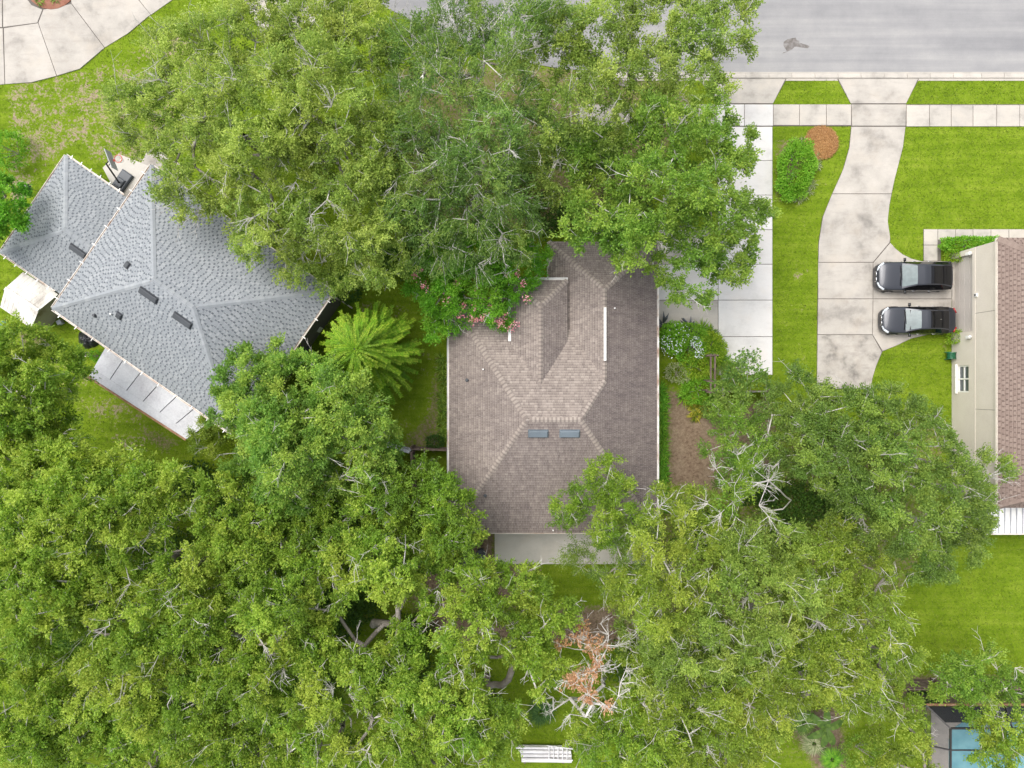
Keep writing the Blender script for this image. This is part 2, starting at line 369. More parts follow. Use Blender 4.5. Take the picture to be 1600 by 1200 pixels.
def tubes(name, A, B, ra, rb, mat, parent, sides=5):
    """many tapered branch pieces as one mesh; A,B (n,3)"""
    A, B = np.asarray(A, float), np.asarray(B, float); n_ = len(A)
    d = B - A; d /= np.maximum(1e-6, np.linalg.norm(d, axis=1))[:, None]
    ref = np.where(np.abs(d[:, 2:3]) < 0.9, np.array([[0, 0, 1.0]]), np.array([[1.0, 0, 0]]))
    u = np.cross(d, ref); u /= np.linalg.norm(u, axis=1)[:, None]; w = np.cross(d, u)
    t = np.arange(sides) * 2 * np.pi / sides
    ring = u[:, None, :] * np.cos(t)[None, :, None] + w[:, None, :] * np.sin(t)[None, :, None]
    VA = A[:, None, :] + ring * np.asarray(ra)[:, None, None]; VB = B[:, None, :] + ring * np.asarray(rb)[:, None, None]
    V = np.concatenate([VA, VB], axis=1).reshape(-1, 3) - np.array(origin(parent))
    i = np.arange(sides); j = (i + 1) % sides
    f = np.stack([i, j, sides + j, sides + i], 1)
    F = (f[None] + (np.arange(n_) * 2 * sides)[:, None, None]).reshape(-1)
    nf = n_ * sides; me = bpy.data.meshes.new(name)
    me.vertices.add(len(V)); me.vertices.foreach_set('co', V.astype(np.float32).ravel())
    me.loops.add(nf * 4); me.loops.foreach_set('vertex_index', F.astype(np.int32))
    me.polygons.add(nf); me.polygons.foreach_set('loop_start', np.arange(0, nf * 4, 4, dtype=np.int32))
    me.polygons.foreach_set('use_smooth', np.ones(nf, dtype=bool))
    me.update(calc_edges=True); me.materials.append(MATS[mat])
    o = bpy.data.objects.new(name, me); C.objects.link(o); o.parent = parent
    return o
def unit(a): return a / np.maximum(1e-9, np.linalg.norm(a, axis=-1, keepdims=True))
def leaf_tris(pos, dirs, nrm, length, width):
    d = unit(dirs); s = unit(np.cross(d, nrm)); L = np.asarray(length)[:, None]; w = np.asarray(width)[:, None]
    return np.stack([pos + s * w * .5 + d * L * .25, pos + d * L, pos - s * w * .5], axis=1)
def leaf_quads(pos, dirs, nrm, length, width):
    d = unit(dirs); s = unit(np.cross(d, nrm)); L = np.asarray(length)[:, None]; w = np.asarray(width)[:, None]
    bow = unit(np.cross(s, d)) * L * 0.12
    return np.stack([pos, pos + d * L * 0.45 + s * w * .5 + bow, pos + d * L, pos + d * L * 0.45 - s * w * .5 + bow], axis=1)

# ------------------------------------------------------------------ ground
def inside(poly, X, Y):
    r = np.zeros(X.shape, bool); k = len(poly)
    for i in range(k):
        x1, y1 = poly[i]; x2, y2 = poly[(i + 1) % k]
        cnd = ((y1 > Y) != (y2 > Y))
        with np.errstate(divide='ignore', invalid='ignore'):
            r ^= cnd & (X < (x2 - x1) * (Y - y1) / (y2 - y1 + 1e-12) + x1)
    return r
def sd_poly(poly, X, Y):
    """signed distance, positive inside"""
    d = np.full(X.shape, 1e9); k = len(poly)
    for i in range(k):
        x1, y1 = poly[i]; x2, y2 = poly[(i + 1) % k]; ex, ey = x2 - x1, y2 - y1
        t = np.clip(((X - x1) * ex + (Y - y1) * ey) / (ex * ex + ey * ey + 1e-12), 0, 1)
        d = np.minimum(d, np.hypot(X - x1 - t * ex, Y - y1 - t * ey))
    return np.where(inside(poly, X, Y), d, -d)
def poly_px(pts, z=0.0): return [P2(x, y, z) for x, y in pts]
LITTER = [([(672, 540), (702, 540), (702, 720), (640, 720), (600, 705), (655, 640)], 0.55), ([(690, 830), (775, 830), (775, 882), (850, 886), (830, 905), (800, 1010), (690, 1020), (640, 940)], 0.95), ([(860, 945), (1000, 940), (990, 1015), (850, 1010)], .8),
          ([(1040, 600), (1070, 615), (1125, 650), (1210, 610), (1220, 760), (1120, 770), (1040, 760)], 0.9),
          ([(0, 720), (300, 740), (640, 720), (700, 860), (690, 1200), (0, 1210)], 0.42), ([(900, 1010), (1400, 980), (1400, 1210), (1000, 1210)], 0.42),
          ([(1000, 760), (1230, 640), (1500, 640), (1480, 840), (1380, 1000), (1000, 1000)], 0.5), ([(1380, 1045), (1560, 1048), (1620, 1040), (1620, 1105), (1400, 1130)], 0.7),
          ([(600, 90), (1000, 90), (1100, 150), (1000, 370), (640, 380), (600, 250)], 0.55), ([(20, 505), (90, 520), (80, 560), (20, 545)], 0.65),
          ([(1208, 215), (1260, 210), (1268, 250), (1225, 320), (1208, 320)], 0.7), ([(1235, 1115), (1310, 1100), (1330, 1210), (1280, 1210), (1240, 1150)], .95), ([(200, 640), (300, 690), (260, 720), (215, 690)], 0.6), ([(1462, 535), (1487, 530), (1487, 570)], .7)]
WORN = [([(0, 120), (190, 80), (260, 30), (330, 0), (330, 200), (230, 260), (180, 300), (110, 240), (0, 380)], 0.63), ([(60, 520), (150, 560), (300, 720), (180, 720), (60, 600)], 0.55),
        ([(480, 450), (702, 450), (702, 720), (560, 700), (470, 560)], 0.42), ([(1208, 200), (1330, 200), (1279, 400), (1276, 610), (1208, 610)], 0.36),
        ([(1340, 200), (1620, 200), (1620, 410), (1340, 410)], 0.16), ([(1380, 830), (1620, 830), (1620, 1050), (1380, 1050)], 0.10), ([(1000, 640), (1120, 640), (1120, 780), (1030, 780)], 0.6)]
gx = np.concatenate([[-600, -200, -90, -55], np.arange(-37, 37.01, 0.3), [55, 90, 200, 600]])
gy = np.concatenate([[-600, -200, -90, -45], np.arange(-29, 29.01, 0.3), [45, 90, 200, 600]])
GX, GY = np.meshgrid(gx, gy)
def field(zones, X, Y, soft=0.9):
    r = np.zeros(X.shape)
    for pts, a in zones:
        r = np.maximum(r, a * np.clip(sd_poly(poly_px(pts), X, Y) / soft * 0.5 + 0.5, 0, 1))
    return r
litter_f, worn_f_ = field(LITTER, GX, GY), np.maximum(0.3 * (np.abs(GX) > 37), field(WORN, GX, GY))
worn_f_ = np.where(worn_f_ == 0, 0.25, worn_f_)
nx, ny = len(gx), len(gy)
me = bpy.data.meshes.new('ground')
und = 0.025 * np.sin(GX * 1.3) * np.sin(GY * 1.1) - 0.03
V = np.stack([GX, GY, und], -1).reshape(-1, 3).astype(np.float32)
q = (np.arange(ny - 1)[:, None] * nx + np.arange(nx - 1)[None]).ravel()
F = np.stack([q, q + 1, q + nx + 1, q + nx], 1).astype(np.int32)
me.vertices.add(len(V)); me.vertices.foreach_set('co', V.ravel())
me.loops.add(F.size); me.loops.foreach_set('vertex_index', F.ravel())
me.polygons.add(len(F)); me.polygons.foreach_set('loop_start', np.arange(0, F.size, 4, dtype=np.int32)); me.update(calc_edges=True)
for nm, fld in (('litter', litter_f), ('worn', worn_f_)):
    a = me.attributes.new(nm, 'FLOAT', 'POINT'); a.data.foreach_set('value', fld.ravel().astype(np.float32))
me.materials.append(MATS['ground_cover'])
ground = bpy.data.objects.new('ground', me); C.objects.link(ground); struct(ground)

# ------------------------------------------------------------------ street, kerb, pavement, driveways
HARD = []      # footprints that carry no grass
def sheet(name, pts, mat, z=0.012, th=0.08, parent=None):
    poly = poly_px(pts); HARD.append(poly)
    return obj(name, MB().prism(poly, z - th, z), mat, parent)
road = struct(sheet('road', [(1900, -900), (1900, 113), (1000, 113), (880, 108), (780, 90), (690, 55), (600, 10), (520, -60), (400, -300), (380, -900)], 'asphalt', 0.006))
st = []
for i in range(26):
    a = 2 * math.pi * i / 26; r_ = 1 + 0.35 * math.sin(3 * a + 1) + random.uniform(-.15, .15)
    st.append((1240 + 20 * r_ * math.cos(a), 73 + 8 * r_ * math.sin(a) - 5 * math.cos(a) + 4 * math.cos(2 * a)))
obj('road_patch', MB().prism(poly_px(st), 0.004, 0.0095), 'asphalt_stain', road)
sheet('kerb_bed', [(1900, 113), (1900, 126), (900, 126), (900, 112)], 'concrete_walk', -0.005)['kind'] = 'structure'
kerb = struct(sheet('kerb', [(1900, 112.5), (1900, 114), (900, 114), (900, 112.5)], 'concrete_walk', 0.012))
x = 905
while x < 1700:
    w = 36 if random.random() < .7 else 44
    a, b_ = P2(x + .3, 114.3), P2(x + w - .3, 122)
    mb = MB(); x0, x1, y0, y1 = a[0], b_[0], a[1], b_[1]
    mb.add([(x0, y0, -.05), (x1, y0, -.05), (x1, y0, .012), (x0, y0, .012), (x0, (y0 * .4 + y1 * .6), .05), (x1, (y0 * .4 + y1 * .6), .05), (x0, y1, .055), (x1, y1, .055), (x0, y1, -.05), (x1, y1, -.05)],
           [(0, 3, 2, 1), (3, 4, 5, 2), (4, 6, 7, 5), (6, 8, 9, 7), (0, 8, 6, 4, 3), (1, 2, 5, 7, 9)])
    obj('kerb_stone', mb, 'concrete_walk', kerb); x += w
def slabs(parent, polys, mat, z=0.03, gap=0.018, name='slab'):
    for p in polys:
        poly = poly_px(p); HARD.append(poly)
        obj(name, MB().prism(offset(poly, gap), -0.06, z + random.uniform(-.003, .003), 0.008), mat, parent)
def rect(x0, y0, x1, y1): return [(x0, y0), (x1, y0), (x1, y1), (x0, y1)]

pave = struct(sheet('pavement', rect(900, 163, 1900, 197), 'joint', 0.004))
xs = [905, 945, 985, 1025, 1063, 1120]
slabs(pave, [rect(a, 163, b_, 197) for a, b_ in zip(xs, xs[1:])] + [rect(1208, 163, 1249, 196), rect(1249, 163, 1291, 196), rect(1291, 163, 1330, 196)], 'concrete_walk')
xs = [1416, 1452, 1486, 1520, 1557, 1593, 1629, 1665, 1700]
slabs(pave, [rect(a, 164, b_, 198) for a, b_ in zip(xs, xs[1:])], 'concrete_walk')
slabs(pave, [[(1330, 163), (1416, 163), (1415, 197), (1331, 197)]], 'concrete')
slabs(pave, [rect(1120, 163, 1163, 197), rect(1163, 163, 1208, 197)], 'concrete_pale')

drive = struct(sheet('driveway', [(1107, 123), (1229, 123), (1207, 163), (1207, 586), (1122, 586), (1028, 500), (1028, 412), (1122, 412), (1120, 163)], 'joint', 0.002))
slabs(drive, [[(1108, 123), (1228, 123), (1208, 162), (1118, 162)]], 'concrete_walk')
slabs(drive, [rect(1122, 198, 1207, 251), rect(1122, 251, 1207, 305), rect(1122, 305, 1207, 359), rect(1122, 359, 1207, 413), rect(1122, 413, 1207, 469), rect(1122, 469, 1207, 526), rect(1122, 526, 1207, 586),
              rect(1028, 413, 1122, 469)], 'concrete_pale')
slabs(drive, [rect(1028, 359, 1122, 413), [(1028, 469), (1122, 469), (1122, 545), (1028, 508)]], 'concrete_walk')
hw = struct(sheet('garden_path', rect(1036, 305, 1046, 358), 'concrete_walk', 0.012))

ndrive = struct(sheet('neighbour_driveway', [(1308, 123), (1436, 123), (1415, 163), (1415, 197), (1411, 230), (1398, 280), (1390, 320), (1387, 345), (1391, 372), (1391, 379), (1399, 388), (1410, 397), (1424, 404), (1440, 408), (1487, 408), (1487, 521), (1450, 523), (1424, 529), (1401, 540), (1379, 549), (1369, 572), (1363, 592), (1361, 608), (1276, 608), (1278, 420), (1279, 380), (1285, 340), (1299, 305), (1317, 265), (1327, 230), (1330, 197), (1330, 163)], 'joint', 0.002))
L_ = lambda y: np.interp(y, [197, 230, 265, 305, 340, 380, 420, 608], [1330, 1327, 1317, 1299, 1285, 1279, 1278, 1276])
R_ = lambda y: np.interp(y, [197, 230, 280, 303, 320, 345, 370], [1415, 1411, 1398, 1393, 1390, 1387, 1391])
def strip(ys): return [(float(L_(y)), y) for y in ys] + [(float(R_(y)), y) for y in reversed(ys)]
slabs(ndrive, [[(1309, 123), (1435, 123), (1416, 162), (1329, 162)], strip(list(range(198, 304, 8)) + [303]),
               [(float(L_(y)), y) for y in (303, 312, 321, 330, 339, 348, 357, 366, 380, 395, 410)] + [(1364, 410), (1390, 379)] + [(float(R_(y)), y) for y in (372, 366, 357, 348, 339, 330, 321, 312, 303)],
               [(1391, 379), (1399, 388), (1410, 397), (1424, 404), (1440, 408), (1487, 408), (1487, 467), (1364, 467), (1364, 411)],
               rect(1278, 410, 1364, 467), [(1278, 467), (1364, 467), (1363, 523), (1277, 523)],
               [(1364, 467), (1487, 467), (1487, 521), (1450, 523), (1424, 529), (1401, 540), (1379, 549), (1363, 523)],
               ], 'concrete')
slabs(ndrive, [[(1277, 523), (1363, 523), (1378, 550), (1369, 572), (1363, 592), (1361, 608), (1276, 608)]], 'concrete_stained')
fw = struct(sheet('front_walk', [(1443, 358), (1900, 358), (1900, 376), (1470, 376), (1470, 408), (1443, 408)], 'joint', 0.002))
slabs(ndrive, [rect(1487, 407, 1498, 521)], 'concrete')
xs = [1465, 1493, 1520, 1548, 1576, 1604, 1632]
slabs(fw, [rect(1443, 358, 1465, 383), rect(1443, 383, 1465, 408)] + [rect(a, 358, b_, 375) for a, b_ in zip(xs, xs[1:])], 'concrete_walk')
patio = struct(sheet('patio', rect(773, 815, 1010, 881), 'patio_concrete', 0.06, 0.15))

ldrive = struct(sheet('circular_driveway', [(-300, -300), (-300, 150), (0, 130), (50, 126), (88, 116), (123, 105), (160, 74), (198, 51), (232, 23), (258, 0), (420, -300)], 'joint', 0.002))
slabs(ldrive, [[(-60, 140), (-60, 44), (5, 44), (8, 132)], [(6, 44), (60, 36), (89, 119), (50, 129), (8, 132)], [(60, 36), (68, 15), (112, 6), (164, 75), (125, 108), (89, 119)],
               [(112, 6), (104, -40), (190, -40), (217, 0), (236, 23), (200, 53), (164, 75)], [(217, 0), (190, -40), (300, -40), (270, 0), (236, 24)],
               [(-60, 44), (-60, -60), (4, -60), (4, 43)], [(5, 43), (4, -30), (38, -8), (50, 8), (67, 15), (59, 36)]], 'concrete')
isl = struct(sheet('mulch_island', [(80 + 42 * math.cos(t), -28 + 43 * math.sin(t)) for t in np.linspace(0, 2 * math.pi, 24, endpoint=False)], 'brick_red', 0.05))
gdrive = struct(sheet('side_driveway', [(198, 300), (235, 227), (284, 258), (262, 326)], 'joint', 0.002))
slabs(gdrive, [[(197, 300), (235, 226), (285, 258), (262, 328)], [(420, 75), (470, 50), (520, 10), (470, -20), (380, 0)]], 'concrete')
slabs(gdrive, [[(160, 262), (185, 240), (236, 260), (200, 312), (190, 318)]], 'patio_concrete')

# ------------------------------------------------------------------ roofs
def clip(poly, half):
    out = []
    for i in range(len(poly)):
        a, b_ = poly[i - 1], poly[i]
        da = a[0] * half[0] + a[1] * half[1] + half[2]; db = b_[0] * half[0] + b_[1] * half[1] + half[2]
        if (da >= 0) != (db >= 0):
            t = da / (da - db); out.append((a[0] + t * (b_[0] - a[0]), a[1] + t * (b_[1] - a[1])))
        if db >= 0: out.append(b_)
    return out
RUN = []
def shingle_faces(faces, expo, wlo, whi, seed, dark=0.2, dash=False):
    """faces: list of (3-D convex polygon with the eave first, anticlockwise from above; age) -> courses of single tabs,
    each with a darker granule band that paints in the shadow line below the next course"""
    rd = random.Random(seed); V, Fc, T, A = [], [], [], []; RUN.clear()
    for pts, face_dark in faces:
        p0, p1 = Vector(pts[0]), Vector(pts[1]); u = (p1 - p0).normalized()
        nn = (p1 - p0).cross(Vector(pts[2]) - p0).normalized()
        if nn.z < 0: nn = -nn
        v = nn.cross(u)
        pl = [((Vector(p) - p0).dot(u), (Vector(p) - p0).dot(v)) for p in pts]
        if area(pl) < 0: pl = pl[::-1]
        halves = []
        for i in range(len(pl)):
            a, b_ = pl[i], pl[(i + 1) % len(pl)]; e = Vector((b_[0] - a[0], b_[1] - a[1])).normalized()
            halves.append((-e.y, e.x, e.y * a[0] - e.x * a[1]))
        um, uM = min(p[0] for p in pl), max(p[0] for p in pl); vM = max(p[1] for p in pl)
        row = 0; vv = min(p[1] for p in pl)
        def piece(q, t, jig, vv):
            ins = all(h[0] * c_[0] + h[1] * c_[1] + h[2] >= 0 for h in halves for c_ in q)
            if not ins:
                for h in halves:
                    q = clip(q, h)
                    if len(q) < 3: return
            o = len(V)
            for c_ in q:
                V.append(p0 + u * c_[0] + v * c_[1] + nn * (0.034 - 0.026 * (c_[1] - vv) / (expo * 1.15) + jig))
            Fc.append(tuple(range(o, o + len(q)))); T.append(t); A.append(face_dark); RUN.append(1.0 if abs(v.y) > abs(v.x) else 0.0)
            return ins, o, q
        while vv < vM:
            x = um - (whi + .15 * (row % 2) + rd.uniform(0, .11) if dash else whi + rd.uniform(0, .28)); isd = False
            while x < uM:
                jig = rd.uniform(-.003, .004); cut = vv + expo * .66
                if dash:
                    isd = not isd; w = rd.uniform(.08, .12) if isd else rd.uniform(.16, .24)
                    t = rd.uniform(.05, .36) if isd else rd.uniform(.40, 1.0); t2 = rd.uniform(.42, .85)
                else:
                    w = rd.uniform(wlo, whi); t = 0.40 + 0.60 * rd.random(); t2 = t * .48  # darker upper part: shadow line between courses put into the tab colour
                r_ = piece([(x, vv), (x + w, vv), (x + w, cut), (x, cut)], t, jig, vv)
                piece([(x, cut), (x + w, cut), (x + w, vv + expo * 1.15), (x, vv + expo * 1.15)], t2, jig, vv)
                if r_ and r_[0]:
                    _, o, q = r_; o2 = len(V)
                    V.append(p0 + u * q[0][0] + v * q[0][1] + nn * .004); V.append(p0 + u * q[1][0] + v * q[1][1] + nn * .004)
                    Fc.append((o, o2, o2 + 1, o + 1)); T.append(.30 if dash else .1); A.append(face_dark); RUN.append(1.0 if abs(v.y) > abs(v.x) else 0.0)  # butt edge toned dark as part of the painted course shadow
                x += w + 0.004
            vv += expo; row += 1
    return V, Fc, T, A
def make_roof(root, faces, mat, expo, wlo, whi, seed, soffits, dark=.2, dash=False):
    mb = MB()
    for pts, face_dark in faces: mb.add(pts, [tuple(range(len(pts)))])
    for pts in soffits: mb.slab(pts, 0.17)
    roof = obj('roof', mb, 'gutter_tan', root)
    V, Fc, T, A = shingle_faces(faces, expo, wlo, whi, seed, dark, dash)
    o0 = origin(roof); me = bpy.data.meshes.new('shingles')
    me.from_pydata([tuple(v - o0) for v in V], [], Fc); me.update(); me.materials.append(MATS[mat])
    for nm, vals in (('tint', T), ('face_dark', A), ('run', RUN)):
        a = me.attributes.new(nm, 'FLOAT', 'FACE'); a.data.foreach_set('value', np.array(vals, dtype=np.float32))
    o = bpy.data.objects.new('shingles', me); C.objects.link(o); o.parent = roof; o['kind'] = 'stuff'
    return roof
def ridge_caps(roof, lines, mat, step, width, ln, tlo=0.5, thi=1.0, back=.85):
    """each line: (upper or start point, end point, normal of face 1, normal of face 2)"""
    o0 = origin(roof); cnt = 0
    for a, b_, n1, n2 in lines:
        a, b_ = Vector(a), Vector(b_)
        if a.z < b_.z: a, b_ = b_, a
        d = (a - b_); L = d.length; d.normalize()
        s1 = n1.cross(d).normalized(); s2 = n2.cross(d).normalized()
        up = (n1 + n2).normalized()
        if s1.dot(s2) > 0: s2 = -s2
        if s1.z > 0: s1 = -s1
        if s2.z > 0: s2 = -s2
        meshes = []
        for kx in range(4):
            w1, w2 = width * random.uniform(.92, 1.05), width * random.uniform(.92, 1.05); th = 0.016
            vs = []
            for q, lift in ((0, .052), (.45, .044), (1, .030)):
                base = d * (q * ln) + up * lift
                vs += [base + s1 * w1, base + up * 0.012, base + s2 * w2]
            vs += [vs[0] - up * th * 1.6, vs[1] - up * th * 1.6, vs[2] - up * th * 1.6]
            fs = [(0, 1, 4, 3), (1, 2, 5, 4), (3, 4, 7, 6), (4, 5, 8, 7), (0, 9, 10, 1), (1, 10, 11, 2)]
            me = bpy.data.meshes.new('ridge_cap'); me.from_pydata([tuple(v) for v in vs], [], fs); me.update(); me.materials.append(MATS[mat])
            t_ = random.uniform(tlo, thi)
            at = me.attributes.new('tint', 'FLOAT', 'FACE'); at.data.foreach_set('value', np.array([t_, t_, t_ * back, t_ * back, .2, .2], dtype=np.float32))
            at = me.attributes.new('face_dark', 'FLOAT', 'FACE'); at.data.foreach_set('value', np.array([-.15] * 6, dtype=np.float32))
            meshes.append(me)
        k = int(L / step)
        for i in range(k):
            o = bpy.data.objects.new('ridge_cap', meshes[random.randrange(4)]); C.objects.link(o); o.parent = roof
            o.location = b_ + d * (i * step) - o0; cnt += 1
    return cnt
def fnormal(pts):
    nn = (Vector(pts[1]) - Vector(pts[0])).cross(Vector(pts[2]) - Vector(pts[0])).normalized()
    return nn if nn.z > 0 else -nn
def gutter(root, a, b_, mat, w=0.13, h=0.11, name='gutter', brackets=0):
    """open trough along an eave"""
    a, b_ = Vector(a), Vector(b_); d = (b_ - a).normalized(); s = Vector((0, 0, 1)).cross(d)
    mb = MB()
    prof = [(-w / 2, .02), (-w / 2, -h), (w / 2, -h), (w / 2, .02), (w / 2 - .025, .02), (w / 2 - .03, -h + .03), (-w / 2 + .03, -h + .03), (-w / 2 + .02, .02)]
    vs = [p + s * x + Vector((0, 0, z)) for p in (a, b_) for x, z in prof]; k = len(prof)
    mb.add(vs, [(i, (i + 1) % k, k + (i + 1) % k, k + i) for i in range(k)] + [tuple(range(k - 1, -1, -1)), tuple(range(k, 2 * k))])
    g = obj(name, mb, mat, root)
    if brackets:
        for i in range(brackets):
            c_ = a.lerp(b_, (i + .5) / brackets)
            obj('bracket', MB().beam(c_ - s * (w * .5), c_ + s * (w * .5 + .12) + Vector((0, 0, .03)), .05, .02), 'white_paint', g)
    return g
def on_plane(px, py, pts):
    """point of a roof plane that lies under a pixel"""
    n_ = fnormal(pts); p0 = Vector(pts[0]); o = Vector((0, 0, H)); d = P(px, py) - o
    t = (p0 - o).dot(n_) / d.dot(n_); return o + d * t

# ------------------------------------------------------------------ the brown-roofed house in the middle
ze = 2.8
ex0, ex1 = P(702, 600, ze).x, P(1026, 600, ze).x; ey0, ey1 = P(800, 832, ze).y, P(800, 465, ze).y
zr = 5.7; rl, rr = P(823, 656, zr), P(907, 656, zr)
sE = (zr - ze) / (ex1 - rr.x); sN = (zr - ze) / (ey1 - rr.y)
zw = 4.817; wx = P(945, 500, zw).x; wy1 = P(945, 452, zw).y; wy0 = ey1 - (zw - ze) / sN
gx0 = P(857, 600, ze).x; gy1 = P(800, 378, ze).y
zn = 3.9; n0, n1_ = P(795, 600, zn).x, P(886, 600, zn).x; ny1 = P(800, 438, zn).y; nyv = ey1 - (zn - ze) / sN
znr = ze + sN * ey1; nrx = P(845, 600, znr).x; nry = P(845, 478, znr).y
house = thing('brown_roofed_house', 'single storey house with large brown shingle hip roof in the middle of the lot', 'house', (2.4, 0, 0))
SWc, SEc, NEc, NWc = (ex0, ey0, ze), (ex1, ey0, ze), (ex1, gy1, ze), (ex0, ey1, ze)
RL, RR, WN, WS = tuple(rl), tuple(rr), (wx, wy1, zw), (wx, wy0, zw)
GW = (gx0, gy1, ze); VAL = (gx0, ey1, ze)
NR0, NR1 = (nrx, 0.0, znr), (nrx, nry, znr)
eastm = ze + sE * 0
fW = [NWc, SWc, RL]; fS = [SWc, SEc, RR, RL]
zE = lambda x: ze + sE * (ex1 - x)
fE1 = [SEc, (ex1, wy0, ze), WS, RR]; fE2 = [(ex1, wy0, ze), NEc, WN, WS]
fN = [VAL, NWc, RL, RR, WS]; fGN = [NEc, GW, WN]; fGW = [GW, VAL, WS, WN]
eR = [(n1_, nyv, zn), (n1_, ny1, zn), NR1, NR0]; eL = [(n0, ny1, zn), (n0, nyv, zn), NR0, NR1]; eF = [(n1_, ny1, zn), (n0, ny1, zn), NR1]
faces = [(fW, .12), (fS, .22), (fE1, .42), (fE2, .42), (fN, -.16), (fGN, .15), (fGW, .02), (eR, .22), (eL, -.02), (eF, .05)]  # second value darkens each plane: most on the east, lightened on the north
sof = [[(ex0, ey0, ze - .01), (ex1, ey0, ze - .01), (ex1, gy1, ze - .01), (gx0, gy1, ze - .01), (gx0, ey1, ze - .01), (ex0, ey1, ze - .01)], [(n0, -.5 + 2.4, zn - .01), (n1_, 1.9, zn - .01), (n1_, ny1, zn - .01), (n0, ny1, zn - .01)]]
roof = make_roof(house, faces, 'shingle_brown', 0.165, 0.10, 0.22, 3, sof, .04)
lines = [(RL, RR, fnormal(fN), fnormal(fS)), (RL, SWc, fnormal(fW), fnormal(fS)), (RL, NWc, fnormal(fW), fnormal(fN)), (RR, SEc, fnormal(fS), fnormal(fE1)),
         (RR, WS, fnormal(fN), fnormal(fE1)), (WS, WN, fnormal(fGW), fnormal(fE2)), (WN, GW, fnormal(fGN), fnormal(fGW)), (WN, NEc, fnormal(fGN), fnormal(fE2)),
         (NR0, NR1, fnormal(eL), fnormal(eR)), (NR1, (n1_, ny1, zn), fnormal(eF), fnormal(eR)), (NR1, (n0, ny1, zn), fnormal(eF), fnormal(eL))]
ridge_caps(roof, lines, 'shingle_brown', 0.235, 0.16, 0.30, .82, 1.0, .4)
i_ = 0.45
walls = MB().prism([(ex0 + i_, ey0 + i_), (ex1 - i_, ey0 + i_), (ex1 - i_, gy1 - i_), (gx0 + i_, gy1 - i_), (gx0 + i_, ey1 - i_), (ex0 + i_, ey1 - i_)], -.1, ze - .12)
obj('wall', walls, 'stucco_cream', house)
obj('entry_wall', MB().prism([(n0 + .3, 2.0), (n1_ - .3, 2.0), (n1_ - .3, ny1 - .4), (n0 + .3, ny1 - .4)], -.1, zn - .15), 'stucco_cream', house)
HARD.append([(ex0, ey0), (ex1, ey0), (ex1, gy1), (gx0, gy1), (ex0, ey1)])
gutter(house, (ex0 - .05, ey1, ze - .03), (ex0 - .05, ey0, ze - .03), 'gutter_white', .17, .13)
gutter(house, (ex1 + .06, ey0, ze - .03), (ex1 + .06, gy1, ze - .03), 'gutter_white', .17, .13)
gutter(house, (n0, ny1 + .06, zn), (n1_ + .05, ny1 + .06, zn), 'white_paint', .2, .13)
gutter(house, (ex0, ey0 - .04, ze - .05), (ex1, ey0 - .04, ze - .05), 'gutter_tan', .08, .1)
gutter(house, (gx0 - .04, ey1 + .3, ze - .03), (gx0 - .04, gy1, ze - .03), 'gutter_white', .1, .1)
a, b_ = Vector(WS).lerp(Vector(WN), .22), Vector(WS).lerp(Vector(WN), .80)
obj('ridge_vent', MB().beam(a + Vector((0, 0, .10)), b_ + Vector((0, 0, .10)), .14, .08), 'white_paint', roof)
a, b_ = Vector((n0 + .05, nyv + .05, zn + .04)), Vector((n0 + .05, ny1 - .2, zn + .04))
obj('eave_trim', MB().beam(a, b_, .17, .10), 'white_paint', roof)
def box_vent(roof, c_, u, nn, size, mat, name='roof_vent'):
    u = Vector(u).normalized(); v = Vector(nn).cross(u).normalized()
    M = Matrix((u, v, nn)).transposed().to_4x4(); M.translation = Vector(c_) + Vector(nn) * (size[2] / 2 + .02)
    mb = MB().box(None, size, bev=.035, M=M)
    M2 = M.copy(); M2.translation = Vector(c_) + Vector(nn) * .035
    mb.box(None, (size[0] + .08, size[1] + .10, .02), M=M2)
    return obj(name, mb, mat, roof)
nS = fnormal(fS)
for px in (841, 890): box_vent(roof, on_plane(px, 677, fS), (1, 0, 0), nS, (1.08, .40, .16), 'vent_blue')
for (px, py, fc) in ((730, 594, fW), (758, 774, fS)):
    c_ = on_plane(px, py, fc); obj('vent_pipe', MB().tube(c_, c_ + Vector((0, 0, .28)), .06, .06, 10).tube(c_ - Vector((0, 0, .02)), c_ + Vector((0, 0, .07)), .13, .09, 10), 'vent_dark', roof)
for (px, py, fc) in ((755, 577, fW), (864, 835, fS), (960, 482, fE2)):
    c_ = on_plane(px, min(py, 828), fc); obj('vent_pipe', MB().tube(c_, c_ + Vector((0, 0, .2)), .045, .045, 8), 'white_paint', roof)

# ------------------------------------------------------------------ the blue-grey roofed house at the left
zb = 4.9
bW, bN, bE = P(82, 482, zb), P(237, 258, zb), P(520, 455, zb); bS = bW + bE - bN
zt = 7.3; r1 = P(241, 438, zt); r2 = r1 + (bE - bN).normalized() * (P(303, 478, zt) - r1).length
bh = thing('blue_grey_roofed_house', 'house with blue-grey shingle hip roof set at an angle on the left', 'house', (bW + bE) * .5 * 1.0 - Vector((0, 0, zb)))
f1, f2, f3, f4 = [bN, bW, r1], [bW, bS, r2, r1], [bS, bE, r2], [bE, bN, r1, r2]
f1, f2, f3, f4 = [[tuple(p) for p in f_] for f_ in (f1, f2, f3, f4)]
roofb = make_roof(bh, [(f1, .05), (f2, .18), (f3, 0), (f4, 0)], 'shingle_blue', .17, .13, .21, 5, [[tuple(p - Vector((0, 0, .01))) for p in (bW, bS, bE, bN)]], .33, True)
ridge_caps(roofb, [(r1, r2, fnormal(f2), fnormal(f4)), (r1, bW, fnormal(f1), fnormal(f2)), (r1, bN, fnormal(f1), fnormal(f4)), (r2, bS, fnormal(f2), fnormal(f3)), (r2, bE, fnormal(f3), fnormal(f4))], 'shingle_blue', .42, .15, .5, .55, .9, .85)
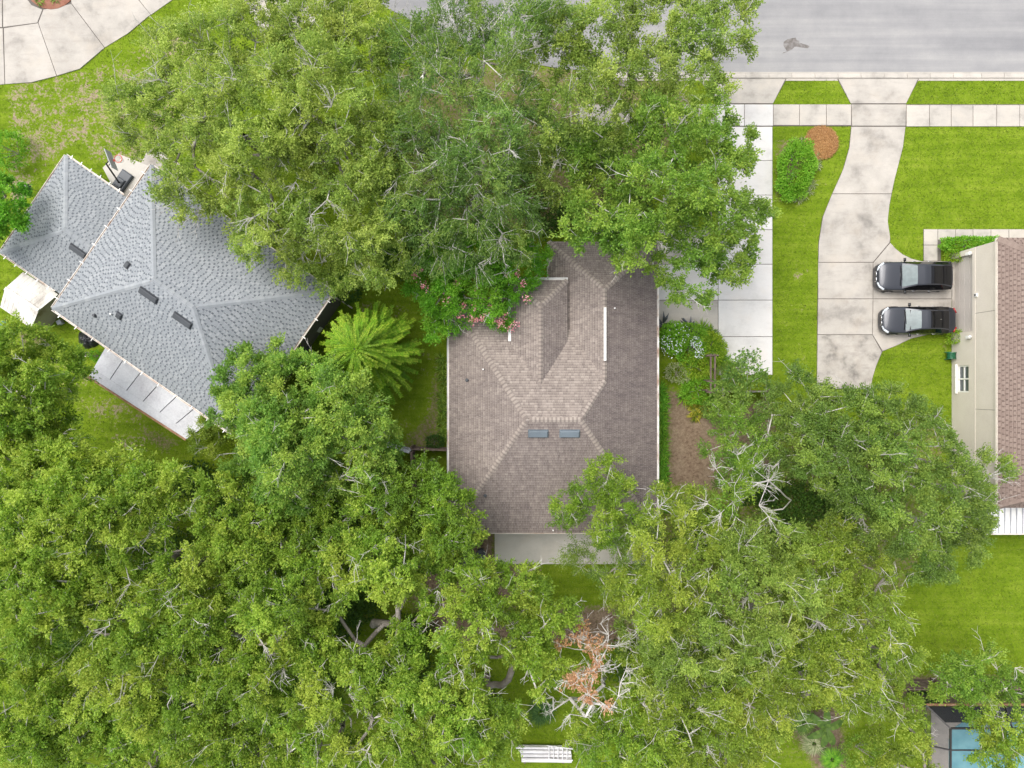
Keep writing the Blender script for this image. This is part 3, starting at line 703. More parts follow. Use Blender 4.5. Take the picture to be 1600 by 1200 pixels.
dn, de = (bN - bW).normalized(), (bE - bN).normalized()
def inset4(a, b_, c_, d, k):
    return [(p.x, p.y) for p in (a + (dn + de) * k, b_ + (de - dn) * k, c_ - (dn + de) * k, d + (dn - de) * k)]
wb = inset4(bW, bN, bE, bS, .45)
obj('wall', MB().prism(wb, -.1, zb - .14), 'stucco_grey', bh); HARD.append(wb)
gutter(bh, bW - de * .07, bN - de * .07, 'gutter_tan', .12, .1, brackets=8)
gutter(bh, bS - dn * .07, bW - dn * .07, 'gutter_tan', .12, .1, brackets=11)
gutter(bh, bE + de * .07, bS + de * .07, 'gutter_tan', .14, .1, brackets=8)
gutter(bh, bN + dn * .05, bE + dn * .05, 'gutter_tan', .06, .1)
c_ = bE + de * .02 - dn * .35; mb = MB()
mb.beam(c_, c_ - de * .45 + Vector((0, 0, -.6)), .09, .07).beam(c_ - de * .45 + Vector((0, 0, -.6)), Vector((c_.x, c_.y, 0.25)) - de * .45, .09, .07).beam(Vector((c_.x, c_.y, 0.25)) - de * .45, Vector((c_.x, c_.y, 0.08)) + de * .35, .09, .07)
obj('downpipe', mb, 'gutter_tan', bh)
for (px, py) in ((233, 461), (286, 500)): box_vent(roofb, on_plane(px, py, f2), -de, fnormal(f2), (1.15, .34, .16), 'vent_dark')
box_vent(roofb, on_plane(200, 415, f1), dn, fnormal(f1), (.32, .32, .14), 'vent_dark'); box_vent(roofb, on_plane(187, 493, f2), de, fnormal(f2), (.32, .32, .14), 'vent_dark')
c_ = on_plane(149, 493, f2); obj('vent_pipe', MB().tube(c_, c_ + Vector((0, 0, .25)), .07, .07, 10).tube(c_, c_ + Vector((0, 0, .08)), .13, .10, 10), 'vent_dark', roofb)
c_ = on_plane(175, 491, f2); obj('vent_pipe', MB().tube(c_, c_ + Vector((0, 0, .2)), .045, .045, 8), 'white_paint', roofb)
# low wing with its own hip
zl = 2.6
A_, B_ = P(103, 243, zl), P(1, 394, zl); wl_ = 5.2
A2, B2 = A_ + de * wl_, B_ + de * wl_
q1 = P(102, 360, 4.35); q2 = q1 + de * 3.0
g1, g2, g3 = [A_, B_, q1], [B_, B2, q2, q1], [A2, A_, q1, q2]
g1, g2, g3 = [[tuple(p) for p in f_] for f_ in (g1, g2, g3)]
wing = obj('wing_roof', MB().slab([tuple(p - Vector((0, 0, .01))) for p in (A_, B_, B2, A2)], .16).add(g1, [(0, 1, 2)]).add(g2, [(0, 1, 2, 3)]).add(g3, [(0, 1, 2, 3)]), 'gutter_tan', bh)
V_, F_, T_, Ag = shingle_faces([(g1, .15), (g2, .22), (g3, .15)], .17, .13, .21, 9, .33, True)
o0 = origin(wing); me = bpy.data.meshes.new('shingles'); me.from_pydata([tuple(v - o0) for v in V_], [], F_); me.update(); me.materials.append(MATS['shingle_blue'])
for nm, vals in (('tint', T_), ('face_dark', Ag), ('run', RUN)):
    a = me.attributes.new(nm, 'FLOAT', 'FACE'); a.data.foreach_set('value', np.array(vals, dtype=np.float32))
o = bpy.data.objects.new('shingles', me); C.objects.link(o); o.parent = wing; o['kind'] = 'stuff'
ridge_caps(wing, [(q1, q2, fnormal(g2), fnormal(g3)), (q1, A_, fnormal(g1), fnormal(g3)), (q1, B_, fnormal(g1), fnormal(g2))], 'shingle_blue', .42, .15, .5, .55, .9, .85)
obj('wing_wall', MB().prism([(p.x, p.y) for p in (A_ + (de - dn) * .4, B_ + (de + dn) * .4, B2 + dn * .4, A2 - dn * .4)], -.1, zl - .12), 'stucco_grey', bh)
HARD.append([(p.x, p.y) for p in (A_, B_, B2, A2)])
gutter(bh, B_ - de * .06, A_ - de * .06, 'gutter_tan', .12, .1); gutter(bh, A_ + dn * .06, A_ + dn * .06 + de * 4.2, 'gutter_tan', .12, .1, brackets=6)
gutter(bh, B_ - dn * .06 + de * 4.0, B_ - dn * .06, 'gutter_tan', .12, .1, brackets=5)
box_vent(wing, on_plane(123, 392, g2), de, fnormal(g2), (1.1, .32, .16), 'vent_dark')
# wall details of the angled house
for t_, col, sz in ((.26, 'white_paint', (.35, .12, .5)), (.40, 'vent_dark', (.5, .15, .35))):
    c_ = (bE - de * .40).lerp(bS - de * .40, t_); c_.z = .75
    obj('meter_box', MB().box(c_, sz, math.atan2(de.y, de.x) + math.pi / 2, .03), col, bh)
# pan roof over the back patio: six aluminium panels
cov = thing('patio_cover', 'pale aluminium pan roof with dark slots along the back of the angled house', 'patio cover', P(235, 620, 0))
zc = 2.75; pA, pB, pC, pD = P(166, 541, zc + .15), P(332, 657, zc + .15), P(291, 686, zc - .15), P(139, 588, zc - .15)
for i in range(6):
    t0, t1 = i / 6 + (.0035 if i else 0), (i + 1) / 6 - (.0035 if i < 5 else 0)
    a, b_, c_, d = pA.lerp(pB, t0), pA.lerp(pB, t1), pD.lerp(pC, t1), pD.lerp(pC, t0)
    e1, e2 = a.lerp(d, .74), b_.lerp(c_, .74)
    obj('roof_panel', MB().slab([e1, e2, b_, a], .07), 'aluminium', cov)
obj('front_panel', MB().slab([pD, pC, pB.lerp(pC, .742), pA.lerp(pD, .742)], .07), 'aluminium', cov)
obj('gutter', MB().beam(pD + Vector((0, 0, -.03)) - dn * .06, pC + Vector((0, 0, -.03)) - dn * .06, .12, .12), 'gutter_rust', cov)
obj('slot_backing', MB().slab([p - Vector((0, 0, .12)) for p in (pD, pC, pB, pA)], .03), 'vent_dark', cov)
for t_ in (.02, .26, .5, .74, .98):
    c_ = pD.lerp(pC, t_) + dn * .1; obj('post', MB().beam((c_.x, c_.y, 0), (c_.x, c_.y, zc - .25), .09, .09), 'gutter_tan', cov)
# garden shed
shed = thing('garden_shed', 'weathered white metal garden shed tucked beside the low wing', 'shed', P(40, 475, 0))
zs, zsr = 1.95, 2.55
s1, s2, s3, s4 = P(36, 425, zs), P(91, 460, zs), P(49, 513, zs), P(0, 480, zs)
sr1, sr2 = (s1 + s4) / 2, (s2 + s3) / 2; sr1.z = sr2.z = zsr
obj('roof', MB().slab([s4, s3, sr2, sr1], .06).slab([sr1, sr2, s2, s1], .06), 'shed_metal', shed)
w_ = offset([(p.x, p.y) for p in (s1, s2, s3, s4)], .18); obj('wall', MB().prism(w_, -.05, zs - .03), 'shed_wall', shed); HARD.append(w_)
g_ = MB(); n_out = (sr2 - sr1).normalized() * -.15
g_.add([s2 + n_out - Vector((0, 0, .08)), s3 + n_out - Vector((0, 0, .08)), sr2 + n_out - Vector((0, 0, .08)), s2 + n_out * 1.5 - Vector((0, 0, .08)), s3 + n_out * 1.5 - Vector((0, 0, .08)), sr2 + n_out * 1.5 - Vector((0, 0, .08))], [(0, 2, 1), (3, 4, 5), (0, 3, 5, 2), (1, 2, 5, 4), (0, 1, 4, 3)])
obj('gable', g_, 'shed_wall', shed)
obj('ridge_cap', MB().beam(sr1 + Vector((0, 0, .02)), sr2 + Vector((0, 0, .02)), .22, .03), 'shed_metal', shed)
for t_ in np.linspace(.08, .92, 8):
    for e0, e1 in ((s4, s3), (s1, s2)):
        a = e0.lerp(e1, t_); b_ = sr1.lerp(sr2, t_); obj('roof_rib', MB().beam(a + Vector((0, 0, .002)), b_ + Vector((0, 0, .002)), .035, .016), 'shed_metal', shed)

# ------------------------------------------------------------------ the beige house at the right edge
zh = 4.6
hx = P(1487, 600, 0).x; hy1 = P(0, 397, 0).y; hy0 = P(0, 790, zh).y
rh = thing('beige_stucco_house', 'tall beige stucco house with reddish brown shingle roof at the right edge', 'house', (hx + 5, (hy0 + hy1) / 2, 0))
dy0, dy1 = P(0, 521, 0).y, P(0, 405, 0).y; dz = 2.15
wallm = MB(); X1 = hx + 12
def wbox(x0, x1, y0, y1, z0, z1): wallm.box(((x0 + x1) / 2, (y0 + y1) / 2, (z0 + z1) / 2), (x1 - x0, y1 - y0, z1 - z0))
wy0_, wy1__ = P(0, 613, 1.2).y, P(0, 571, 1.2).y; wz0, wz1 = .62, 1.78
wbox(hx, hx + .3, dy1, hy1, 0, dz); wbox(hx, hx + .3, hy0, wy0_, 0, dz); wbox(hx, hx + .3, wy1__, dy0, 0, dz)
wbox(hx, hx + .3, wy0_, wy1__, 0, wz0); wbox(hx, hx + .3, wy0_, wy1__, wz1, dz)
wbox(hx, hx + .3, hy0, hy1, dz, zh - .1)
wbox(hx + .3, X1, hy0, hy1, -.1, zh - .1)
obj('wall', wallm, 'stucco_beige', rh); HARD.append([(hx, hy0), (X1, hy0), (X1, hy1), (hx, hy1)])
obj('belt_course', MB().box((hx - .004, (hy0 + hy1) / 2, 2.42), (.03, hy1 - hy0, .05)), 'stucco_beige', rh)
for yy in (P(0, 487, 3.5).y, P(0, 640, 3.5).y): obj('control_joint', MB().box((hx - .001, yy, 3.4), (.012, .02, 1.9)), 'joint', rh)
gd = obj('garage_door', MB().box((hx + .22, (dy0 + dy1) / 2, dz / 2), (.05, dy1 - dy0 - .02, dz - .01)), 'garage_door', rh)
for i in range(4):
    z0 = i * dz / 4
    obj('door_section', MB().box((hx + .185, (dy0 + dy1) / 2, z0 + dz / 8), (.035, dy1 - dy0 - .06, dz / 4 - .03), 0, .0), 'garage_door', gd)
win = obj('window', MB().box((hx + .16, (wy0_ + wy1__) / 2, (wz0 + wz1) / 2), (.03, wy1__ - wy0_ - .01, wz1 - wz0 - .01)), 'glass_dark', rh)
for sy in (0, 1):
    for sz in (0, 1):
        yc = wy0_ + (wy1__ - wy0_) * (.27 + .46 * sy); zc_ = wz0 + (wz1 - wz0) * (.27 + .46 * sz)
        obj('pane', MB().box((hx + .13, yc, zc_), (.02, (wy1__ - wy0_) * .41, (wz1 - wz0) * .41)), 'glass_window', win)
fr = MB(); ym, zm = (wy0_ + wy1__) / 2, (wz0 + wz1) / 2
for y_ in (wy0_ + .04, ym, wy1__ - .04): fr.box((hx + .10, y_, zm), (.08, .09, wz1 - wz0 - .02))
for z_ in (wz0 + .04, zm, wz1 - .04): fr.box((hx + .104, ym, z_), (.075, wy1__ - wy0_ - .02, .09))
obj('window_frame', fr, 'white_paint', win)
obj('window_sill', MB().box((hx - .03, ym, wz0 - .05), (.16, wy1__ - wy0_ + .16, .09), 0, .01), 'white_paint', win)
e0, e1, e2_, e3 = (hx - .02, hy0 - .1, zh), (hx - .02, P(0, 372, zh).y, zh), (hx + 8, P(0, 372, zh).y - 5.0, zh + 3.4), (hx + 8, hy0 + 3, zh + 3.4)
rfW = [e1, e0, e3, e2_]; rfN = [(hx + 18, e1[1], zh), e1, e2_, (hx + 18, e2_[1], zh + 3.4)]; rfS = [e0, (hx + 18, e0[1], zh), (hx + 18, e3[1], zh + 3.4), e3]
rfW = [e1, e0, (hx + 8, hy0 + 3, zh + 3.4), (hx + 8, e1[1] - 5, zh + 3.4)]
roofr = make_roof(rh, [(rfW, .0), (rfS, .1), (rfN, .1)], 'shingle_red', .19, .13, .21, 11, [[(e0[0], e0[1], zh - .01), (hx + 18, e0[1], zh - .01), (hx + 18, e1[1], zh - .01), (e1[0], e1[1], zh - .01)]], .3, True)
ridge_caps(roofr, [(e3, e0, fnormal(rfW), fnormal(rfS)), (e2_, e1, fnormal(rfW), fnormal(rfN))], 'shingle_red', .3, .2, .36)
gutter(rh, (hx - .07, e1[1], zh - .03), (hx - .07, e0[1], zh - .03), 'stucco_beige', .10, .1)
for k_, py in enumerate((397, 527)):
    yy = P(0, py, 1.8).y; lamp = MB().box((hx - .12, yy, 1.95), (.16, .18, .34), 0, .02).box((hx - .02, yy, 2.0), (.06, .12, .2)).tube((hx - .12, yy, 2.12), (hx - .12, yy, 2.26), .12, .03, 8)
    obj('wall_lantern', lamp, 'white_paint', rh)
yy = P(0, 461, 2.6).y; sl = obj('security_light', MB().box((hx - .05, yy, 2.62), (.12, .22, .22), 0, .02), 'white_paint', rh)
obj('lens', MB().tube((hx - .10, yy, 2.62), (hx - .16, yy, 2.60), .07, .06, 10), 'black_plastic', sl)
# white ribbed lanai roof behind the house
lan = thing('lanai_roof', 'white ribbed metal lanai roof behind the beige house', 'roof', P(1590, 810, 0))
lx0, lx1, ly0, ly1 = P(1541, 0, 2.9).x, P(1700, 0, 2.9).x, P(0, 833, 2.9).y, P(0, 784, 2.9).y
k_ = 0; x = lx0
while x < lx1:
    obj('roof_panel', MB().box((x + .18, (ly0 + ly1) / 2, 2.9), (.345, ly1 - ly0, .05)), 'white_paint', lan)
    obj('rib', MB().box((x, (ly0 + ly1) / 2, 2.95), (.05, ly1 - ly0, .07)), 'fence_grey', lan); x += .36
obj('fascia', MB().box(((lx0 + lx1) / 2, ly0 - .05, 2.86), (lx1 - lx0, .08, .16)), 'gutter_tan', lan)
for x in (lx0 + .1, lx0 + 2.5, lx0 + 5): obj('post', MB().box((x, ly0, 1.4), (.1, .1, 2.8)), 'white_paint', lan)

# ------------------------------------------------------------------ pool and its screen enclosure
pool_deck = struct(sheet('pool_deck', [(1455, 1105), (1900, 1105), (1900, 1400), (1455, 1400)], 'deck_concrete', 0.03))
pool = struct(obj('pool_water', MB().prism(poly_px([(1482, 1155), (1488, 1138), (1503, 1128), (1700, 1125), (1700, 1400), (1482, 1400)]), .0, .045), 'pool_water'))
cage = thing('pool_enclosure', 'dark framed insect screen enclosure over the blue pool', 'pool cage', P(1540, 1170, 0))
cz = 2.6; cx0, cy1 = P(1447, 0, cz).x, P(0, 1102, cz).y
cx1 = cx0 + 12; cy0 = cy1 - 9; rz_ = 3.25
ridge_in = 1.1
pts_top = [(cx0, cy1), (cx1, cy1)]
for x in np.arange(cx0, cx1 + .1, 2.4):
    obj('post', MB().beam((x, cy1, 0), (x, cy1, cz), .07, .07), 'bronze_frame', cage)
    if x > cx0: obj('rafter', MB().beam((x, cy1, cz), (x, cy1 - ridge_in, rz_), .06, .10), 'bronze_frame', cage)
for y in np.arange(cy1 - 2.4, cy0, -2.4):
    obj('post', MB().beam((cx0, y, 0), (cx0, y, cz), .07, .07), 'bronze_frame', cage)
    obj('rafter', MB().beam((cx0, y, cz), (cx0 + ridge_in, y, rz_), .06, .10), 'bronze_frame', cage)
    obj('purlin', MB().beam((cx0 + ridge_in, y, rz_), (cx1, y, rz_), .06, .08), 'bronze_frame', cage)
obj('rafter', MB().beam((cx0, cy1, cz), (cx0 + ridge_in, cy1 - ridge_in, rz_), .09, .12), 'bronze_frame', cage)
obj('ridge_beam', MB().beam((cx0 + ridge_in, cy1 - ridge_in, rz_), (cx0 + ridge_in, cy0, rz_), .09, .12), 'bronze_frame', cage)
obj('ridge_beam', MB().beam((cx0 + ridge_in, cy1 - ridge_in, rz_), (cx1, cy1 - ridge_in, rz_), .09, .12), 'bronze_frame', cage)
obj('eave_rail', MB().beam((cx0, cy1 + .05, cz), (cx1, cy1 + .05, cz), .12, .10), 'gutter_rust', cage)
obj('eave_rail', MB().beam((cx0 - .05, cy1, cz), (cx0 - .05, cy0, cz), .10, .10), 'bronze_frame', cage)
mb = MB(); mb.add([(cx0, cy1, cz), (cx1, cy1, cz), (cx1, cy1 - ridge_in, rz_), (cx0 + ridge_in, cy1 - ridge_in, rz_)], [(0, 3, 2, 1)])
mb.add([(cx0, cy1, cz), (cx0, cy0, cz), (cx0 + ridge_in, cy0, rz_), (cx0 + ridge_in, cy1 - ridge_in, rz_)], [(0, 1, 2, 3)])
mb.add([(cx0, cy1, .1), (cx1, cy1, .1), (cx1, cy1, cz), (cx0, cy1, cz)], [(0, 1, 2, 3)])
obj('screen', mb, 'insect_screen', cage)
obj('screen_dark_slab', MB().slab([(cx0 + .9, cy1 - .85, rz_ - .22), (cx1, cy1 - .85, rz_ - .22), (cx1, cy1 - .12, cz - .02), (cx0 + .2, cy1 - .12, cz - .02)], .04), 'black_plastic', cage)  # added slab painting in the dark seen below the sloping screen

# ------------------------------------------------------------------ parked cars
def grid_mesh(rows, r0, r1, c0, c1, push=0.0):
    mb = MB(); rr_ = rows[r0:r1 + 1]; k = c1 - c0 + 1
    vs = [p + Vector((0, 0, push)) for r_ in rr_ for p in r_[c0:c1 + 1]]
    return mb.add(vs, [(i * k + j, (i + 1) * k + j, (i + 1) * k + j + 1, i * k + j + 1) for i in range(len(rr_) - 1) for j in range(k - 1)])
def make_car(label, loc, L, w, body_st, cab_st, cuts, group):
    car = thing('parked_car', label, 'car', loc, group)
    M = Matrix.Translation(loc) @ Matrix.Rotation(math.pi, 4, 'Z')
    def part(name, mb, mat, parent=car, smooth=True):
        mb.v = [tuple(M @ Vector(v)) for v in mb.v]; return obj(name, mb, mat, parent, smooth)
    rows = []
    for x, wf, zb_ in body_st:
        h = w * wf; zz = .42
        half = [(h * .90, .20), (h * .985, .34), (h, zz + .15 * (zb_ - zz)), (h * .995, zz + .62 * (zb_ - zz)), (h * .955, zb_ - .055), (h * .86, zb_ - .008), (h * .5, zb_ + .022)]
        ring = [Vector((x * L, -y, z)) for y, z in half] + [Vector((x * L, 0, zb_ + .032))] + [Vector((x * L, y, z)) for y, z in reversed(half)]
        rows.append(ring)
    mb = grid_mesh(rows, 0, len(rows) - 1, 0, len(rows[0]) - 1); k = len(rows[0])
    mb.f.append(tuple(range(k))); mb.f.append(tuple((len(rows) - 1) * k + i for i in range(k - 1, -1, -1)))
    body = part('body', mb, 'car_black')
    # paint of the bonnet is seen bright, the flanks dark: one paint for both
    body.data.materials.clear(); body.data.materials.append(MATS['car_paint'])
    sb = body.modifiers.new('smooth', 'SUBSURF'); sb.levels = sb.render_levels = 2
    xs_ = [c_[0] for c_ in cab_st]; fine = []
    for a, b_ in zip(cab_st, cab_st[1:]):
        for t in (0, .25, .5, .75): fine.append(tuple(a[i] + (b_[i] - a[i]) * t for i in range(4)))
    fine.append(cab_st[-1]); rows = []
    for x, zbelt, zt_, wt in fine:
        half = [(w * .93, zbelt), (w * (.93 * .45 + wt * .55), zbelt + .55 * (zt_ - zbelt)), (w * wt, zbelt + .93 * (zt_ - zbelt)), (w * wt * .88, zt_), (w * wt * .45, zt_ + .018)]
        rows.append([Vector((x * L, -y, z)) for y, z in half] + [Vector((x * L, 0, zt_ + .024))] + [Vector((x * L, y, z)) for y, z in reversed(half)])
    nr = len(rows) - 1; a_, b2, c2, d2 = cuts
    part('windscreen', grid_mesh(rows, 0, a_, 3, 7), 'glass_windscreen'); part('roof_panel', grid_mesh(rows, a_, b2, 3, 7), 'car_paint')
    part('glass_roof', grid_mesh(rows, b2, c2, 3, 7), 'glass_dark'); part('rear_window', grid_mesh(rows, c2, nr, 3, 7), 'glass_dark')
    part('roof_rail', grid_mesh(rows, 0, nr, 2, 3), 'car_paint'); part('roof_rail', grid_mesh(rows, 0, nr, 7, 8), 'car_paint')
    part('side_window', grid_mesh(rows, 1, nr, 0, 2), 'glass_dark'); part('side_window', grid_mesh(rows, 1, nr, 8, 10), 'glass_dark')
    for sx in (.31, -.305):
        for sy in (-1, 1):
            wh = part('wheel', MB().tube((sx * L, sy * (w - .20), .335), (sx * L, sy * (w + .015), .335), .335, .325, 20), 'rubber')
            part('rim', MB().tube((sx * L, sy * (w - .02), .335), (sx * L, sy * (w + .022), .335), .23, .2, 14), 'chrome', wh)
            part('wheel_arch', MB().tube((sx * L, sy * (w - .25), .36), (sx * L, sy * (w - .015), .36), .40, .40, 20), 'car_black')
    for sy in (-1, 1):
        mb = MB().box((.155 * L, sy * (w + .09), 1.03), (.13, .20, .13), 0, .035).beam((.155 * L, sy * (w - .08), .97), (.155 * L, sy * (w + .03), 1.0), .05, .04)
        part('wing_mirror', mb, 'car_black')
        hb = body_st[2][2]
        mb = MB(); p0, p1, p2 = Vector((.484 * L, sy * w * .40, hb - .13)), Vector((.468 * L, sy * w * .68, hb - .07)), Vector((.415 * L, sy * w * .90, hb + .0))
        mb.beam(p0, p1, .10, .08).beam(p1, p2, .11, .08); part('headlight', mb, 'headlight')
        mb = MB().beam((-.493 * L, sy * w * .52, .87), (-.455 * L, sy * w * .86, .90), .08, .10); part('tail_light', mb, 'tail_light')
        for dx in (.02, -.19): part('door_handle', MB().box((dx * L, sy * (w + .012), .86), (.2, .03, .03), 0, .008), 'chrome')
        part('sill', MB().box((0, sy * (w - .06), .27), (.46 * L, .12, .12), 0, .02), 'car_black')
        part('door_seam', MB().box((.0, sy * (w * .995), .70), (.012, .012, .5)), 'car_black')
    mb = MB()
    for sy in (-1, 1): mb.box((.493 * L, sy * .17, .60), (.06, .26, .20), 0, .03)
    part('grille', mb, 'car_black'); mb = MB()
    for sy in (-1, 1):
        mb.beam((.500 * L, sy * .04, .71), (.500 * L, sy * .30, .71), .05, .03).beam((.502 * L, sy * .30, .71), (.502 * L, sy * .30, .50), .03, .03)
    part('grille_trim', mb, 'chrome')
    part('emblem', MB().tube((.472 * L, 0, body_st[1][2] + .01), (.470 * L, 0, body_st[1][2] + .045), .045, .045, 12), 'chrome')
    part('bumper_intake', MB().box((.478 * L, 0, .36), (.10, w * 1.2, .12), 0, .02), 'car_black')
    for sy in (-1, 1): part('bonnet_crease', MB().beam((.45 * L, sy * w * .30, body_st[2][2] + .015), (.22 * L, sy * w * .52, body_st[4][2] + .018), .018, .012), 'car_black')
    part('wiper', MB().beam((.205 * L, -.5, cab_st[0][2] + .03), (.195 * L, .25, cab_st[0][2] + .04), .03, .02), 'rubber')
    part('bonnet_gap', MB().beam((.215 * L, -.62, cab_st[0][1] + .02), (.215 * L, .62, cab_st[0][1] + .02), .05, .02), 'car_black')
    part('aerial_fin', MB().add([(-.20 * L, -.03, cab_st[4][2] + .01), (-.20 * L, .03, cab_st[4][2] + .01), (-.24 * L, 0, cab_st[4][2] + .10), (-.235 * L, -.03, cab_st[4][2]), (-.235 * L, .03, cab_st[4][2])], [(0, 1, 2), (0, 2, 3), (1, 4, 2), (2, 4, 3)]), 'chrome')
    part('number_plate', MB().box((-.503 * L, 0, .70), (.02, .32, .16)), 'white_paint')
    part('interior', MB().box((-.02 * L, 0, .95), (.36 * L, w * 1.5, .25), 0, .05), 'black_plastic')
    return car
suv_body = [(.500, .55, .58), (.488, .76, .70), (.455, .90, .83), (.38, .97, .93), (.26, 1.0, .985), (.16, 1.0, 1.02), (0, 1.0, 1.04), (-.2, 1.0, 1.07), (-.36, 1.0, 1.10), (-.44, .95, 1.10), (-.485, .85, 1.02), (-.5, .70, .86)]
suv_cab = [(.19, 1.00, 1.015, .84), (.04, 1.02, 1.50, .70), (-.06, 1.03, 1.57, .69), (-.20, 1.05, 1.56, .68), (-.30, 1.07, 1.45, .68), (-.45, 1.09, 1.13, .76)]
make_car('black coupe-backed SUV parked nearer the hedge, nose towards the street side', P(1425, 431, .0) * 1.0 + Vector((25.35 - P(1425, 0).x, 6.78 - P(0, 431).y, .03)), 4.72, .93, suv_body, suv_cab, (4, 10, 13, 20), 'cars on the driveway')
sed_body = [(.500, .50, .55), (.488, .72, .66), (.455, .88, .77), (.38, .96, .86), (.26, 1.0, .915), (.16, 1.0, .94), (0, 1.0, .955), (-.2, 1.0, .97), (-.36, .99, .99), (-.43, .94, .99), (-.485, .84, .93), (-.5, .66, .78)]
sed_cab = [(.20, .925, .94, .84), (.03, .94, 1.34, .70), (-.06, .95, 1.41, .69), (-.17, .96, 1.40, .68), (-.26, .97, 1.31, .68), (-.38, .985, 1.01, .74)]
make_car('black saloon car parked beside the lower lawn curve, next to the round bush', Vector((25.63, 4.02, .03)), 4.62, .87, sed_body, sed_cab, (4, 9, 13, 20), 'cars on the driveway')

# ------------------------------------------------------------------ small things in the yards
# portable basketball hoop
bb = thing('basketball_hoop', 'portable basketball hoop with grey base and red rim beside the angled house', 'basketball hoop', P(190, 284, 0.03))
bc = P(193, 283, .03); ang = math.atan2(dn.y, dn.x)
mb = MB(); M_ = Matrix.Translation(bc + Vector((0, 0, .12))) @ Matrix.Rotation(ang, 4, 'Z')
mb.box(None, (1.25, .80, .22), bev=.06, M=M_); mb.box(None, (.6, .5, .12), bev=.05, M=M_ @ Matrix.Translation((-.2, 0, .16)))
obj('base', mb, 'plastic_grey', bb)
p0 = bc + Vector((-.15, -.2, .2)); p1 = P(166, 256, 2.5)
obj('pole', MB().tube(p0, p1, .055, .05, 10), 'black_plastic', bb)
out = (P(178, 246, 2.9) - p1); out.z = 0; out.normalize(); sd_ = Vector((-out.y, out.x, 0))
pb = p1 + out * .45 + Vector((0, 0, .25))
obj('backboard', MB().add([pb + sd_ * x + Vector((0, 0, z)) + out * t for t in (0, .04) for x, z in ((-.6, -.35), (.6, -.35), (.6, .4), (-.6, .4))], [(0, 1, 2, 3), (7, 6, 5, 4), (0, 4, 5, 1), (1, 5, 6, 2), (2, 6, 7, 3), (3, 7, 4, 0)]), 'fence_grey', bb)
obj('arm', MB().tube(p1, pb + Vector((0, 0, .1)), .03, .03, 8).tube(p1 + Vector((0, 0, -.3)), pb + Vector((0, 0, -.1)), .03, .03, 8), 'black_plastic', bb)
rc = pb + out * .36 + Vector((0, 0, -.2)); mb = MB(); pr = [rc + Vector((math.cos(t), math.sin(t), 0)) * .23 for t in np.linspace(0, 2 * math.pi, 17)]
for a, b_ in zip(pr, pr[1:]): mb.tube(a, b_, .022, .022, 6)
mb.beam(pb + Vector((0, 0, -.2)), pb + out * .16 + Vector((0, 0, -.2)), .14, .04)
obj('rim', mb, 'rim_red', bb)
mb = MB()
for t in np.linspace(0, 2 * math.pi, 12, endpoint=False):
    for s_ in (-1, 1):
        a = rc + Vector((math.cos(t), math.sin(t), 0)) * .22; b_ = rc + Vector((math.cos(t + .5 * s_), math.sin(t + .5 * s_), 0)) * .13 + Vector((0, 0, -.4)); mb.tube(a, b_, .007, .007, 3)
obj('net', mb, 'white_paint', bb)
# black tarpaulin heap
def heap(name, label, cat, px, py, rx, ry, h, mat, seed, rough=.3):
    rd = random.Random(seed); c0 = P(px, py, 0); mb = MB(); k, m_ = 22, 8; vs = [c0 + Vector((0, 0, h))]; fs = []
    ph = [rd.uniform(0, 6.28) for _ in range(8)]
    for j in range(1, m_ + 1):
        t = j / m_
        for i in range(k):
            a = 2 * math.pi * i / k
            rr_ = 1 + .16 * math.sin(2 * a + ph[0]) + .10 * math.sin(3 * a + ph[1]) + .06 * math.sin(7 * a + ph[2])
            z = h * (1 - t ** 2.2) + rough * h * (.5 * math.sin(5 * a + 6 * t + ph[3]) + .4 * math.sin(9 * a - 9 * t + ph[4])) * t * (1 - t * .9)
            vs.append(c0 + Vector((math.cos(a) * rx * rr_ * t, math.sin(a) * ry * rr_ * t, max(0.0 if j == m_ else .02, z))))
    fs += [(0, 1 + i, 1 + (i + 1) % k) for i in range(k)]
    for j in range(m_ - 1): fs += [(1 + j * k + i, 1 + (j + 1) * k + i, 1 + (j + 1) * k + (i + 1) % k, 1 + j * k + (i + 1) % k) for i in range(k)]
    mb.add(vs, fs); mb.v = [tuple(Vector(v) + Vector((0, 0, -.02))) for v in mb.v]
    o = obj(name, mb, mat, None, False, c0); return tag(o, label, cat)
heap('tarpaulin_heap', 'crumpled black plastic sheet heaped below the angled house eave', 'tarp', 141, 530, .72, .66, .55, 'black_plastic', 4, .5)
# bench-like items
t_ = thing('garden_cart', 'small dark green garden cart on bare soil below the shed', 'cart', P(15, 508, 0)); c0 = P(15, 508, 0); rot = R(-25)
Rm = lambda x, y, z: c0 + Matrix.Rotation(rot, 3, 'Z') @ Vector((x, y, z))
mb = MB().box(Rm(0, 0, .38), (.62, .36, .26), rot, .03); obj('tray', mb, 'green_plastic', t_)
for sx in (-.22, .22):
    for sy in (-.2, .2): obj('wheel', MB().tube(Rm(sx, sy - .03, .13), Rm(sx, sy + .03, .13), .13, .13, 12), 'rubber', t_)
obj('handle', MB().tube(Rm(.3, 0, .4), Rm(.62, .05, .7), .02, .02, 6), 'black_plastic', t_)
obj('seat', MB().box(Rm(.02, .0, .53), (.14, .2, .05), rot, .02), 'rim_red', t_)
t_ = thing('barbecue_grill', 'dark covered grill standing by the low wing corner', 'grill', P(54, 299, 0)); c0 = P(54, 299, 0)
obj('lid', MB().tube(c0 + Vector((0, 0, .75)), c0 + Vector((0, 0, .98)), .30, .15, 12), 'black_plastic', t_); obj('bowl', MB().tube(c0 + Vector((0, 0, .5)), c0 + Vector((0, 0, .75)), .16, .30, 12), 'vent_dark', t_)
